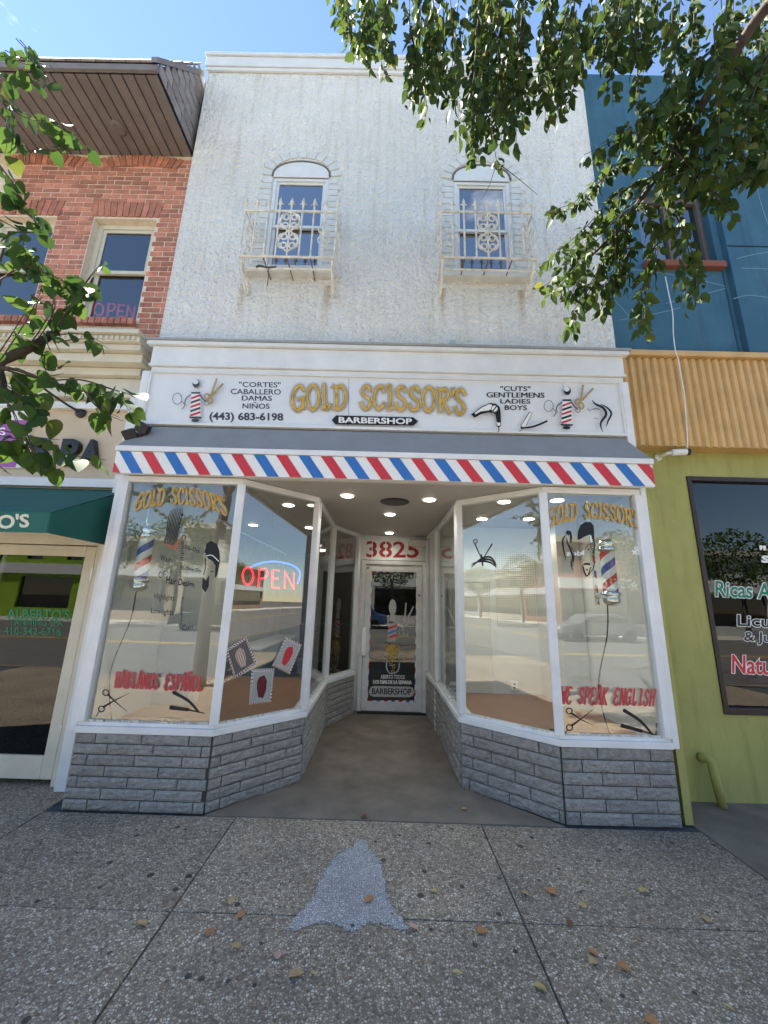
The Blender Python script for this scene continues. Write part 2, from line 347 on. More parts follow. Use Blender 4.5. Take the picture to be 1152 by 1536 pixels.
def box(name, lo, hi, m, parent=None, bevel=0): return MB().box(lo, hi).build(name, m, parent, bevel=bevel)

# ------------------------------------------------------------------ flat print helpers (drawn in the plane of the sign or pane)
def catmull(pts, n=6, closed=False):
    P = [Vector(p) for p in pts]; o = []; N = len(P)
    for i in range(N if closed else N-1):
        g = (lambda k: P[k % N]) if closed else (lambda k: P[max(0, min(N-1, k))])
        a, b, c, d = g(i-1), g(i), g(i+1), g(i+2)
        for k in range(n):
            t = k/n; o.append(0.5*((2*b)+(c-a)*t+(2*a-5*b+4*c-d)*t*t+(3*b-a-3*c+d)*t**3))
    if not closed: o.append(P[-1])
    return o
class Print:
    """strokes, fills and type, all on one plane; every stroke lies a hair above the last"""
    def __init__(s, plane, base=0.002): s.pl = plane; s.base = base; s.k = 0; s.mb = MB(); s.mats = []
    def mi(s, m):
        if m not in s.mats: s.mats.append(m)
        return s.mats.index(m)
    def up(s): s.k += 1; return s.base + s.k*0.00025
    def fill(s, poly, m):
        o = s.up(); s.mb.add([s.pl.at(x, y, o) for x, y in poly], [tuple(range(len(poly)))], s.mi(m)); return s
    def stroke(s, pts, wd, m, smooth=False, closed=False, w1=None, taper=False):
        P = catmull([(x, y, 0) for x, y in pts], 5, closed) if smooth else [Vector((x, y, 0)) for x, y in pts]
        n = len(P); o = s.up(); vs = []
        for i in range(n):
            if closed: a, b = P[i-1], P[(i+1) % n]
            else: a, b = P[max(0, i-1)], P[min(n-1, i+1)]
            d = (b-a); d = d.normalized() if d.length > 1e-9 else Vector((1, 0, 0))
            q = Vector((-d.y, d.x, 0))
            if 0 < i < n-1 and not closed:
                e = (P[i+1]-P[i]).normalized(); c = max(0.5, abs(Vector((-e.y, e.x, 0)).dot(q))); q = q/c
            f = i/max(1, n-1); ww = wd+((w1 if w1 is not None else wd)-wd)*f
            if taper: ww = wd*max(0.12, math.sin(math.pi*min(1, max(0, f)))**0.7)
            ex = Vector((0, 0, 0))
            if not closed and not taper: ex = d*(wd*0.3)*(-1 if i == 0 else (1 if i == n-1 else 0))
            for sg in (-1, 1): p = P[i]+ex+q*sg*ww/2; vs.append(s.pl.at(p.x, p.y, o))
        fs = [(2*i, 2*i+1, 2*((i+1) % n)+1, 2*((i+1) % n)) for i in range(n if closed else n-1)]
        s.mb.add(vs, fs, s.mi(m)); return s
    def ring(s, c, r, wd, m, ry=None):
        ry = ry or r
        return s.stroke([(c[0]+r*math.cos(a*math.pi/7), c[1]+ry*math.sin(a*math.pi/7)) for a in range(14)], wd, m, closed=True)
    def disc(s, c, r, m, ry=None):
        ry = ry or r
        return s.fill([(c[0]+r*math.cos(a*math.pi/9), c[1]+ry*math.sin(a*math.pi/9)) for a in range(18)], m)
    def text(s, body, quad, m, bold=0.0, shear=0.0, warp=None):
        """quad: pixel corners tl, tr, br, bl"""
        cu = bpy.data.curves.new('type', 'FONT'); cu.body = body; cu.offset = bold; cu.shear = shear; cu.resolution_u = 3
        ob = bpy.data.objects.new('type', cu); me = bpy.data.meshes.new_from_object(ob)
        vs = [(v.co.x, v.co.y) for v in me.vertices]; fs = [tuple(p.vertices) for p in me.polygons]
        bpy.data.objects.remove(ob); bpy.data.curves.remove(cu); bpy.data.meshes.remove(me)
        if not vs: return s
        x0 = min(v[0] for v in vs); x1 = max(v[0] for v in vs); y0 = min(v[1] for v in vs); y1 = max(v[1] for v in vs); o = s.up()
        tl, tr, br, bl = [Vector((*q, 0)) for q in quad]; q3 = []
        for x, y in vs:
            u = (x-x0)/(x1-x0); v = (y-y0)/(y1-y0)
            p = warp(u, v) if warp else (tl*(1-u)+tr*u)*v + (bl*(1-u)+br*u)*(1-v)
            q3.append(s.pl.at(p[0], p[1], o))
        s.mb.add(q3, fs, s.mi(m)); return s
    def line(s, body, x0, x1, y0, y1, m, slope=0.02, **k):
        d = slope*(x1-x0)
        if 'M' in body and k.get('bold', 0) > .004:      # heavy type with an M: overprint instead of thickening
            k['bold'] = 0.0
            for e in (-.35, .35): s.text(body, [(x0+e, y0), (x1+e, y0+d), (x1+e, y1+d), (x0+e, y1)], m, **k)
        return s.text(body, [(x0, y0), (x1, y0+d), (x1, y1+d), (x0, y1)], m, **k)
    def build(s, name, parent):
        return s.mb.build(name, s.mats, parent)

def cpx(c, o, s): return (o[0]+c[0]/s, o[1]+c[1]/s)
GL = {  # gothic capitals as strokes, cell 0..1 x 0..1
 'G': [[(.88,.80),(.66,.97),(.34,.88),(.12,.58),(.14,.22),(.42,.03),(.72,.14),(.84,.36)], [(.90,.50),(.50,.46)], [(.80,.46),(.84,.10)]],
 'O': [[(.52,.98),(.22,.82),(.10,.50),(.24,.14),(.50,.02),(.78,.18),(.92,.52),(.78,.86),(.46,.98)]],
 'L': [[(.24,1.0),(.34,.90),(.36,.12)], [(.14,.06),(.40,.10),(.62,.02),(.86,.22)]],
 'D': [[(.30,.94),(.34,.10)], [(.10,.94),(.34,.86),(.66,.96),(.88,.66),(.84,.28),(.56,.03),(.16,.06)]],
 'S': [[(.84,.78),(.64,.96),(.34,.90),(.22,.70),(.42,.54),(.66,.44),(.82,.24),(.60,.04),(.30,.05),(.12,.26)]],
 'C': [[(.88,.74),(.72,.95),(.40,.90),(.14,.60),(.16,.24),(.42,.03),(.74,.12),(.88,.26)]],
 'I': [[(.30,.97),(.56,.92),(.56,.06)], [(.30,.06),(.60,.05),(.80,.10)]],
 'R': [[(.26,.94),(.30,.04)], [(.08,.92),(.34,.88),(.66,.94),(.82,.72),(.66,.54),(.34,.50)], [(.46,.52),(.70,.20),(.94,.02)]],
 "'": [[(.50,.98),(.58,.84),(.40,.70)]],
 'H': [[(.2,1),(.2,0)],[(.8,1),(.8,0)],[(.2,.5),(.8,.55)]], 'A': [[(.1,0),(.45,1),(.6,1),(.9,0)],[(.25,.35),(.8,.35)]],
 'B': [[(.2,1),(.2,0)],[(.1,1),(.6,.97),(.75,.75),(.5,.53),(.25,.52)],[(.5,.52),(.85,.35),(.7,.05),(.1,0)]],
 'M': [[(.1,0),(.15,1)],[(.15,1),(.5,.25),(.85,1)],[(.85,1),(.9,0)]], 'E': [[(.85,.9),(.5,1),(.2,.8),(.3,.58),(.6,.53)],[(.4,.52),(.12,.3),(.3,.03),(.65,.0),(.9,.15)]],
 'P': [[(.22,1),(.22,0)],[(.1,1),(.6,.98),(.85,.75),(.6,.47),(.25,.45)]], 'N': [[(.15,0),(.15,1)],[(.15,1),(.85,0)],[(.85,0),(.85,1)]],
 'W': [[(.05,1),(.25,0)],[(.25,0),(.5,.7)],[(.5,.7),(.75,0)],[(.75,0),(.95,1)]], 'K': [[(.2,1),(.2,0)],[(.85,1),(.25,.5)],[(.3,.52),(.9,0)]],
 '~': [[(.1,1.13),(.35,1.22),(.6,1.13),(.85,1.22)]],
}
def glyphs(pr, cells, layers, warp):
    """cells: [(char, u0, u1)]; layers: [(material, width px)]; warp(u, v) -> pixel"""
    for m, wd in layers:
        for ch, u0, u1 in cells:
            for c in ((ch,) if ch != 'Ñ' else ('N', '~')):
                for st in GL[c]:
                    if len(st) > 5 and math.hypot(st[0][0]-st[-1][0], st[0][1]-st[-1][1]) < .1:
                        pr.stroke([warp(u0+(u1-u0)*p.x, p.y) for p in catmull([(x, y, 0) for x, y in st[:-1]], 4, True)], wd, m, closed=True); continue
                    P = catmull([(x, y, 0) for x, y in st], 4) if len(st) > 2 else [Vector((*p, 0)) for p in st]
                    pr.stroke([warp(u0+(u1-u0)*p.x, p.y) for p in P], wd, m)
GOLDCELLS = [('G',.0,.085),('O',.085,.168),('L',.17,.232),('D',.23,.322),('S',.392,.465),('C',.465,.54),('I',.535,.59),('S',.588,.665),('S',.665,.742),('O',.742,.825),('R',.825,.91),("'",.905,.94),('S',.925,1.0)]
def quad_curve(p0, p1, p2):   # parabola through three (u, y)
    (a, ya), (b, yb), (c, yc) = p0, p1, p2
    def f(u): return ya*(u-b)*(u-c)/((a-b)*(a-c)) + yb*(u-a)*(u-c)/((b-a)*(b-c)) + yc*(u-a)*(u-b)/((c-a)*(c-b))
    return f

# ================================================================== SETTING: ground, pavement, street
g = MB().add([(-300,-300,-0.17),(300,-300,-0.17),(300,300,-0.17),(-300,300,-0.17)], [(0,1,2,3)]).build('ground', M_SOIL); struct(g)
rd = MB().add([(-200,-16.0,-0.15),(200,-16.0,-0.15),(200,-1.75,-0.15),(-200,-1.75,-0.15)], [(0,1,2,3)]).build('road', M_ASPH); struct(rd)
for yy in (-8.7, -8.95):
    MB().add([(-200,yy-.06,-0.146),(200,yy-.06,-0.146),(200,yy+.06,-0.146),(-200,yy+.06,-0.146)], [(0,1,2,3)]).build('road_line', mat('yellow_line', (0.6,0.42,0.05), 0.7), rd)
kb = box('kerb', (-200,-1.75,-0.16), (200,-1.6,0.0), M_CONC); struct(kb)
ob = box('opposite_pavement', (-200,-20.0,-0.16), (200,-16.0,-0.01), mat('pale_concrete', (.42,.39,.35), .9, .15, 2)); struct(ob)
sw = box('sidewalk', (-60,-1.595,-0.16), (60,3.9,-0.012), M_MORT); struct(sw)
def slab(poly, m, z=0.0, name='paving_slab'):
    MB().prism([(x, y, -0.02) for x, y in poly], (0, 0, 0.02+z)).build(name, m, sw, bevel=0.003)
GX = [-7.9,-6.1,-4.3,-2.52,-1.07,0.77,2.41,4.2,6.0,7.8]; GY = [-1.59,-0.35,1.05,2.43,3.34]; gp = 0.005
for i in range(len(GX)-1):
    for j in range(len(GY)-1):
        x0, x1, y0, y1 = GX[i]+gp, GX[i+1]-gp, GY[j]+gp, GY[j+1]-gp
        dz = random.uniform(-0.003, 0.003)
        if j == 3:
            if GX[i] < -2.6 : y1 = 3.88
            if GX[i] > 2.3:
                slab([(x0, y0), (x1, y0), (x1, 2.83), (x0, 2.83)], M_AGG, dz); slab([(x0, 2.84), (x1, 2.84), (x1, 3.89), (x0, 3.89)], M_CONC, dz); continue
        slab([(x0, y0), (x1, y0), (x1, y1), (x0, y1)], M_AGG, dz)
A,B,C_,D,E_ = (-2.41,3.37),(-1.33,3.37),(-.73,3.95),(-.75,5.45),(-.43,6.15)
A2,B2,C2,D2,F2 = (2.30,3.39),(1.42,3.38),(.75,3.93),(.73,5.45),(.68,6.22)
slab([(-1.31,3.345),(1.40,3.345),(0.77,3.90),(0.77,6.4),(-0.5,6.4),(-0.77,5.5),(-0.77,3.94)], M_CONC, 0.004, 'entry_slab')

# bell painted on the pavement
bell_px = [(536,1258),(548,1258),(553,1264),(553,1272),(563,1280),(572,1296),(578,1318),(581,1340),(590,1362),(606,1380),(616,1393),(608,1399),(590,1393),(572,1385),(556,1384),(545,1390),(535,1398),(522,1398),(512,1390),(496,1384),(478,1385),(458,1390),(440,1397),(427,1394),(438,1380),(456,1362),(468,1345),(478,1322),(488,1300),(500,1284),(515,1274),(531,1270),(531,1263)]
def bell():
    P = [onZ(x, y, 0.0045) for x, y in bell_px]; n = len(P)
    c = sum(P, Vector())/n
    inn = [c+(p-c)*0.80 for p in P]; outr = [c+(p-c)*1.05 for p in P]
    mb = MB(); mb.add([c]+inn+outr, [(0, 1+i, 1+(i+1) % n) for i in range(n)] + [(1+i, 1+n+i, 1+n+(i+1) % n, 1+(i+1) % n) for i in range(n)])
    o = mb.build('painted_bell', M_AGGP); a = o.data.attributes.new('rim', 'FLOAT', 'POINT')
    a.data.foreach_set('value', [1.0] + [0.55]*n + [-0.05]*n)
    tag(o, 'pale silver bell shape spray painted on the pavement before the entry', 'painted mark')
bell()

# ================================================================== BARBERSHOP BUILDING
shop = thing('barbershop_building', 'narrow two-storey white stucco barbershop with grey stone shopfront and recessed entry', 'building', (0, 3.6, 0))
ZC = 2.67
UY = 3.6
def wall_holes(name, x0, x1, z0, z1, y0, y1, holes, m, parent):
    """front wall with real rectangular openings"""
    xs = sorted({x0, x1, *[h[0] for h in holes], *[h[1] for h in holes]}); zs = sorted({z0, z1, *[h[2] for h in holes], *[h[3] for h in holes]})
    vs = {}; V = []; F = []
    def vid(x, y, z):
        k = (round(x, 5), y, round(z, 5))
        if k not in vs: vs[k] = len(V); V.append((x, y, z))
        return vs[k]
    ins = lambda a, b, c, d: any(a >= h[0]-1e-6 and b <= h[1]+1e-6 and c >= h[2]-1e-6 and d <= h[3]+1e-6 for h in holes)
    for i in range(len(xs)-1):
        for j in range(len(zs)-1):
            a, b, c, d = xs[i], xs[i+1], zs[j], zs[j+1]
            if ins(a, b, c, d): continue
            F.append((vid(a, y0, c), vid(b, y0, c), vid(b, y0, d), vid(a, y0, d))); F.append((vid(b, y1, c), vid(a, y1, c), vid(a, y1, d), vid(b, y1, d)))
    for a, b, c, d in [(x0, x1, z0, z1)] + list(holes):
        q = [(a, c), (b, c), (b, d), (a, d)]
        for k in range(4):
            (xa, za), (xb, zb) = q[k], q[(k+1) % 4]; F.append((vid(xa, y0, za), vid(xb, y0, zb), vid(xb, y1, zb), vid(xa, y1, za)))
    return MB().add(V, F).build(name, m, parent)
XL, XR = -2.495, 2.40
win_c = [(-1.135, 6.56), (1.035, 6.60)]
WZ0, WZ1, WHW = 5.22, 6.56, 0.335
wall_holes('wall', XL, XR, 4.0, 8.36, UY, UY+0.3, [(c-WHW, c+WHW, WZ0, WZ1) for c, _ in win_c], M_STUCCO, shop)
box('rear_block', (XL+.01, UY+0.9, 4.0), (XR-.01, 15, 8.4), M_STUCCO, shop)
for x in (XL+.001, XR-.101): box('party_wall', (x, 3.905, 2.75), (x+.1, UY+0.89, 8.38), M_STUCCO, shop)
box('roof', (XL+.02, UY+0.36, 8.40), (XR-.02, 14.9, 8.47), M_MORT, shop)
pc = MB(); pc.box((XL-.03, UY-.045, 8.365), (XR+.02, UY+.32, 8.53)); pc.box((XL-.045, UY-.065, 8.534), (XR+.035, UY+.35, 8.585)); pc.box((XL-.02, UY-.03, 8.31), (XR+.01, UY-.001, 8.362))
pc.build('parapet_cap', M_WHITE, shop, bevel=0.006)

brick_w = MB().box((-.5, -.5, -.5), (.5, .5, .5)).mesh('surround_brick', M_OLDW)
def upper_window(cx):
    wn = MB(); f = .042
    y0 = UY+.006
    for lo, hi in (((cx-WHW, WZ0), (cx-WHW+f, WZ1)), ((cx+WHW-f, WZ0), (cx+WHW, WZ1)), ((cx-WHW+f, WZ1-f), (cx+WHW-f, WZ1)), ((cx-WHW+f, WZ0), (cx+WHW-f, WZ0+f))):
        wn.box((lo[0], y0, lo[1]), (hi[0], y0+.09, hi[1]))
    win = wn.build('window', M_WHITE, shop, bevel=0.004)
    zm = WZ0 + .62
    sh = MB(); a, b = cx-WHW+f, cx+WHW-f
    for z0, z1, yy in ((zm, WZ1-f, y0+.02), (WZ0+f, zm+.04, y0+.045)):
        sh.box((a, yy, z0), (a+.03, yy+.03, z1)); sh.box((b-.03, yy, z0), (b, yy+.03, z1)); sh.box((a+.03, yy, z0), (b-.03, yy+.03, z0+.035)); sh.box((a+.03, yy, z1-.03), (b-.03, yy+.03, z1))
    sh.build('sash', M_WHITE, win)
    box('pane', (a+.03, y0+.03, zm+.03), (b-.03, y0+.036, WZ1-f-.03), M_UPGL, win)
    box('pane', (a+.03, y0+.057, WZ0+f+.03), (b-.03, y0+.063, zm+.01), M_UPGL, win)
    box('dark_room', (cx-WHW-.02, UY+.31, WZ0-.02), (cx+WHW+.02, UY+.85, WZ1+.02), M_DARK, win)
    # arched head panel, half under the stucco
    n = 14; pts = [(cx-WHW-.01, UY-.012, WZ1)] + [(cx-(WHW+.01)*math.cos(math.pi*k/n), UY-.012, WZ1+.235*math.sin(math.pi*k/n)**0.8) for k in range(1, n)] + [(cx+WHW+.01, UY-.012, WZ1)]
    MB().prism(pts[::-1], (0, .04, 0)).build('arch_panel', M_WHITE, win, bevel=.004)
    MB().tube([(x, UY-.012, z+.006) for x, y, z in pts], .011, 6).build('arch_bead', mat('dark_lead', (0.16,.14,.13), .8), win)  # thin dark bead following the arch
    # painted brick surround
    for s in (-1, 1):
        for k in range(15):
            o = link('brick', brick_w, win); wd = .13 if k % 2 else .10
            o.location = (cx+s*(WHW+.012+wd/2), UY-.002, WZ0+.05+k*.088); o.scale = (wd, .024, .078)
    for k in range(11):
        a = math.pi*(k+.5)/11; o = link('brick', brick_w, win)
        o.location = (cx-(WHW+.085)*math.cos(a), UY-.004, WZ1+.02+.345*math.sin(a)); o.scale = (.12, .020, .078); o.rotation_euler = (0, math.pi-a if False else -(math.pi-a), 0)
    box('sill', (cx-WHW-.16, UY-.09, WZ0-.11), (cx+WHW+.16, UY+.06, WZ0-.03), M_OLDW, win, bevel=.008)
    MB().box((cx-WHW-.14, UY-.05, WZ0-.029), (cx+WHW+.14, UY+.02, WZ0+.02)).build('sill_bricks', M_OLDW, win, bevel=.006)
for cx, _ in win_c: upper_window(cx)

# cornice over the signboard
cn = MB()
cn.strip([(-2.43, 3.47), (2.35, 3.47)], 0.0, 0.03, 3.888, 4.088); cn.strip([(-2.48, 3.47), (2.40, 3.47)], 0.0, 0.065, 4.092, 4.132)
cn.strip([(-2.42, 3.47), (2.34, 3.47)], 0.0, 0.012, 3.805, 3.86); cn.strip([(-2.44, 3.47), (2.36, 3.47)], 0.0, 0.04, 3.863, 3.885)
cn.build('shop_cornice', M_WHITE, shop, bevel=.005)
box('cornice_flashing', (-2.50, 3.395, 4.1345), (2.42, 3.599, 4.158), mat('grey_flashing', (0.33,.33,.32), .6, .15, 6), shop)
box('upper_block', (-2.44, 3.52, 2.70), (2.37, 3.90, 4.134), M_OLDW, shop)
MB().box((0.60, 3.45, 4.159), (0.67, 3.53, 4.25)).build('flashing_clip', M_ALU, shop)
for x0, x1 in ((-2.49, -2.415), (2.30, 2.372)):
    box('pilaster', (x0, 3.44, 2.95), (x1, 3.515, 3.804), M_WHITE, shop, bevel=.004)

# ---- bulkhead of grey stone blocks
ZB = 0.535
leftp = [A, B, C_, D, E_]; rightp = [F2, D2, C2, B2, A2]
bricks = []
for v in range(5):
    rr = random.Random(v); mb = MB(); nx, nz = 9, 4; vs = []; fs = []
    for j in range(nz+1):
        for i in range(nx+1):
            edge = i in (0, nx) or j in (0, nz)
            vs.append(((i/nx-.5), -.5-(0 if edge else rr.uniform(.12, .75)), (j/nz-.5)))
    for j in range(nz):
        for i in range(nx):
            a = j*(nx+1)+i; fs += [(a, a+1, a+nx+2, a+nx+1)]
    mb.add(vs, fs); rim = [i for i in range(nx+1)] + [(j+1)*(nx+1)-1 for j in range(1, nz+1)] + [nz*(nx+1)+i for i in range(nx-1, -1, -1)] + [j*(nx+1) for j in range(nz-1, 0, -1)]
    o = len(mb.v); mb.v += [(mb.v[i][0], .5, mb.v[i][2]) for i in rim]; n = len(rim)
    mb.f += [(rim[(k+1) % n], rim[k], o+k, o+(k+1) % n) for k in range(n)]; mb.m += [0]*n
    bricks.append(mb.mesh('stone_block', M_BULK))
def bulkhead(pts, rows):
    core = MB().strip(pts, -.14, 0.0, -0.01, ZB).build('bulkhead', M_MORT, shop)
    hz = ZB/rows
    for s in range(len(pts)-1):
        p, q = Vector(pts[s]), Vector(pts[s+1]); d = q-p; ln = d.length; d.normalize(); nrm = Vector((d.y, -d.x)); ang = math.atan2(d.y, d.x)
        for r in range(rows):
            x = -(0.09 if r % 2 else 0.26)+random.uniform(-.03, .03)
            first = True
            while x < ln-.005:
                wd = random.uniform(.36, .42); a, b = max(0, x), min(ln, x+wd)
                if s == 0 and pts is leftp and first and r % 2: a = max(0, a)+0.0
                if b-a > .035:
                    o = link('stone_block', random.choice(bricks), core); tk = .018
                    c = p+d*((a+b)/2)+nrm*(tk/2+.0005)
                    o.location = (c.x, c.y, hz*(r+.5)+.002); o.rotation_euler = (0, 0, ang); o.scale = ((b-a)-.008, tk, hz-.008)
                first = False; x += wd
    return core
bulkhead(leftp, 7); bulkhead(rightp, 6)

# ---- shop windows
def ppane(p, q): d = Vector((q[0]-p[0], q[1]-p[1])).normalized(); return Plane((p[0], p[1], 0), (d.y, -d.x, 0))
ZS = ZB+.065
def shop_window(pts, name='shop_window'):
    fr = MB(); fr.strip(pts, -.12, .035, ZB+.002, ZB+.05); root = fr.build(name, M_WHITE, shop, bevel=.004)
    MB().strip(pts, -.06, .012, ZB+.0505, ZS+.012).build('sill', M_WHITE, root, bevel=.003); MB().strip(pts, -.05, .02, ZC-.06, ZC-.004).build('head', M_WHITE, root, bevel=.004)
    for i, p in enumerate(pts):
        wd = .035 if 0 < i < len(pts)-1 else .03
        if i == 0: d = Vector(pts[1])-Vector(p); c = Vector(p)+d.normalized()*wd
        elif i == len(pts)-1: d = Vector(p)-Vector(pts[i-1]); c = Vector(p)-d.normalized()*wd
        else: d = Vector(pts[i+1])-Vector(pts[i-1]); c = Vector(p)
        mb = MB(); mb.box((-wd, -.035, ZS+.0125), (wd, .03, ZC-.0605)); o = mb.build('post', M_WHITE, root, bevel=.005)
        o.location = (c.x, c.y, 0); o.rotation_euler = (0, 0, math.atan2(d.y, d.x))
    # crumbling glazing putty and panes
    for i in range(len(pts)-1):
        p, q = Vector(pts[i]), Vector(pts[i+1]); d = (q-p).normalized()
        MB().strip([p+d*.03, q-d*.03], -.012, -.006, ZS+.011, ZC-.0605).build('pane', M_GLASS, root)
        pu = MB(); x = .05
        while x < (q-p).length-.08:
            w2 = random.uniform(.03, .09)
            if random.random() < .8: pu.strip([p+d*x, p+d*(x+w2)], -.0055, random.uniform(.002, .009), ZS+.0125, ZS+.016+random.uniform(.004, .016))
            x += w2+random.uniform(.002, .02)
        pu = pu.build('putty', mat('old_putty', (0.55,.55,.50), .9, .3, 30), root); pu['kind'] = 'stuff'
    return root
WL = shop_window(leftp); WR = shop_window(rightp)
box('corner_post', (-2.475, 3.36, .54), (-2.413, 3.50, 2.68), M_WHITE, shop, bevel=.004)
box('corner_post', (2.303, 3.365, .54), (2.352, 3.50, 2.68), M_WHITE, shop, bevel=.004)

# ---- vestibule ceiling and rooms
MB().prism([(-2.41,3.40,ZC),(2.34,3.40,ZC),(2.34,9.4,ZC),(-2.41,9.4,ZC)], (0,0,.03)).build('ceiling_panel', M_ICEIL, shop)
def lobby_wall():
    mb = MB()
    mb.box((-.45, 6.28, 2.27), (.70, 6.36, ZC-.002)); mb.box((-.45, 6.28, 0), (-.372, 6.36, 2.268)); mb.box((.662, 6.28, 0), (.74, 6.36, 2.268))
    mb.build('entry_wall', M_OLDW, shop)
lobby_wall()
box('entry_pier', (.70, 5.47, .0), (.765, 6.27, ZC-.003), M_OLDW, shop, bevel=.004)
# display platforms
MB().prism([(-2.40,3.40,.47),(-1.33,3.40,.47),(-.77,3.96,.47),(-.79,5.45,.47),(-.79,6.0,.47),(-2.40,6.0,.47)], (0,0,.03)).build('display_floor', M_WOOD, shop)
MB().prism([(1.43,3.42,.47),(2.33,3.42,.47),(2.33,5.33,.47),(.79,5.33,.47),(.79,3.95,.47)], (0,0,.03)).build('display_floor', M_WOOD, shop)
box('salon_floor', (-2.40, 6.02, -.05), (2.33, 9.4, .01), mat('salon_tile', (.18,.15,.12), .4, .2, 3), shop)
box('side_wall', (-2.47, 3.505, 0), (-2.405, 6.0, ZC-.004), M_IWALL, shop); box('salon_side_wall', (-2.47, 6.001, 0), (-2.405, 9.4, ZC-.004), mat('dimmed_wall', (.22,.19,.15), .8), shop); box('salon_side_wall', (.79, 6.38, 0), (.85, 9.3, ZC-.004), mat('dimmed_wall', (.22,.19,.15), .8), shop); box('side_wall', (2.335, 3.505, 0), (2.40, 9.4, ZC-.004), M_IWALL, shop)  # salon walls coloured darker: the inner room's dimness is put into their colour
box('back_wall', (-2.40, 9.3, 0), (2.33, 9.4, ZC-.004), mat('dimmed_back_wall', (.05,.045,.04), .8), shop)  # near-black colour stands in for the dim depth of the salon
box('display_back_wall', (.785, 5.335, 0), (2.33, 5.40, ZC-.004), M_IWALL, shop)
box('wall_return', (2.06, 4.62, .5), (2.33, 5.33, ZC-.005), M_IWALL, shop)
box('wall_return', (-2.40, 4.35, .5), (-2.02, 4.6, ZC-.005), M_IWALL, shop)
# pegboard hatch and panel in the right display
hw = MB(); hw.box((.86,5.305,.5),(.91,5.334,1.95)); hw.box((1.42,5.305,.5),(1.47,5.334,1.95)); hw.box((.91,5.305,1.90),(1.42,5.334,1.95))
hd = hw.build('hatch_frame', M_IWALL, shop, bevel=.004)
def pegboard(name, x0, x1, z0, z1, y, par):
    m, t, b = nmat('pegboard_'+name) if 'pegboard_'+name not in MATS else (MATS['pegboard_'+name], None, None)
    if t:
        b.inputs['Roughness'].default_value = .7
        g = t.nodes.new('ShaderNodeNewGeometry'); mp = t.nodes.new('ShaderNodeVectorMath'); mp.operation = 'SCALE'; mp.inputs['Scale'].default_value = 1/.03
        t.links.new(g.outputs['Position'], mp.inputs[0]); fr = t.nodes.new('ShaderNodeVectorMath'); fr.operation = 'FRACTION'; t.links.new(mp.outputs[0], fr.inputs[0])
        sb = t.nodes.new('ShaderNodeVectorMath'); sb.operation = 'SUBTRACT'; sb.inputs[1].default_value = (.5, .5, .5); t.links.new(fr.outputs[0], sb.inputs[0])
        mu = t.nodes.new('ShaderNodeVectorMath'); mu.operation = 'MULTIPLY'; mu.inputs[1].default_value = (1, 0, 1); t.links.new(sb.outputs[0], mu.inputs[0])
        le = t.nodes.new('ShaderNodeVectorMath'); le.operation = 'LENGTH'; t.links.new(mu.outputs[0], le.inputs[0])
        r = ramp(t, le.outputs['Value'], [(.22, (.10,.09,.07)), (.28, (.66,.63,.55))]); t.links.new(r.outputs[0], b.inputs['Base Color'])
    return box(name, (x0, y-.012, z0), (x1, y, z1), m, par)
pegboard('hatch_door', .912, 1.418, .505, 1.895, 5.325, hd)
pegboard('pegboard_panel', 1.52, 2.04, 1.35, 2.35, 5.334, shop)
def outlet(x, z):
    o = box('wall_outlet', (x-.045, 5.322, z-.055), (x+.045, 5.334, z+.055), M_VWHITE, shop, bevel=.003)
    for s in (-.02, .02): box('socket', (x-.012, 5.318, z+s-.009), (x+.012, 5.3215, z+s+.009), M_BLACK, o)
outlet(1.70, .60); outlet(1.02, 2.15)

# ---- entrance door
DY = 6.25
df = MB(); df.box((-.37, DY-.05, .0), (-.31, DY+.05, 2.25)); df.box((.60, DY-.05, .0), (.66, DY+.05, 2.25)); df.box((-.31, DY-.05, 2.19), (.60, DY+.05, 2.25))
door = df.build('entrance_door', M_OLDW, shop, bevel=.004)
st = MB(); st.box((-.305, DY-.03, .03), (-.215, DY+.02, 2.185)); st.box((.505, DY-.03, .03), (.595, DY+.02, 2.185)); st.box((-.215, DY-.03, 2.08), (.505, DY+.02, 2.185)); st.box((-.215, DY-.03, .03), (.505, DY+.02, .16))
st.build('stile_and_rail', M_OLDW, door, bevel=.004)
box('glass', (-.215, DY-.008, .16), (.505, DY-.002, 2.08), M_DGLASS, door)
hb = MB(); hb.box((-.335, DY-.065, .80), (-.26, DY-.032, 1.22)); hb.build('latch_guard', M_ALU, door, bevel=.004)
MB().tube([(-.21, DY+.05, 1.23), (.50, DY+.05, 1.23)], .016, 8).build('push_bar', M_ALU, door)
dr = random.Random(3)
box('threshold', (-.36, DY-.12, .0045), (.65, DY-.052, .028), M_DARK, door)
for p in ((-.275, 2.13), (.55, 1.72)): MB().lathe([(.014, 0), (.014, .012), (.006, .016)], (p[0], DY-.03, p[1]), (0, -1, 0), 10).build('bolt', M_BLACK, door)
dp = Print(planeY(DY-.009), .0015)
cols = [M_VRED, M_VWHITE, M_BLUE, M_VWHITE]
for side, (xa, ya, xb, yb) in enumerate(((556, 858, 549.5, 1050), (627, 858, 624, 1050))):
    n = 22
    for k in range(n):
        f0, f1 = k/n, (k+1)/n; sl = 4
        x0, y0, x1, y1 = xa+(xb-xa)*f0, ya+(yb-ya)*f0, xa+(xb-xa)*f1, ya+(yb-ya)*f1
        dp.fill([(x0-2.4, y0+sl), (x0+2.4, y0-sl), (x1+2.4, y1-sl), (x1-2.4, y1+sl)], cols[k % 4])
for yy, xa, xb in ((856.5, 560, 624), (1052.5, 554, 621)):
    n = 12
    for k in range(n): dp.fill([(xa+(xb-xa)*k/n, yy-1.8), (xa+(xb-xa)*(k+1)/n, yy-1.8), (xa+(xb-xa)*(k+1)/n-2, yy+1.8), (xa+(xb-xa)*k/n-2, yy+1.8)], cols[k % 4])
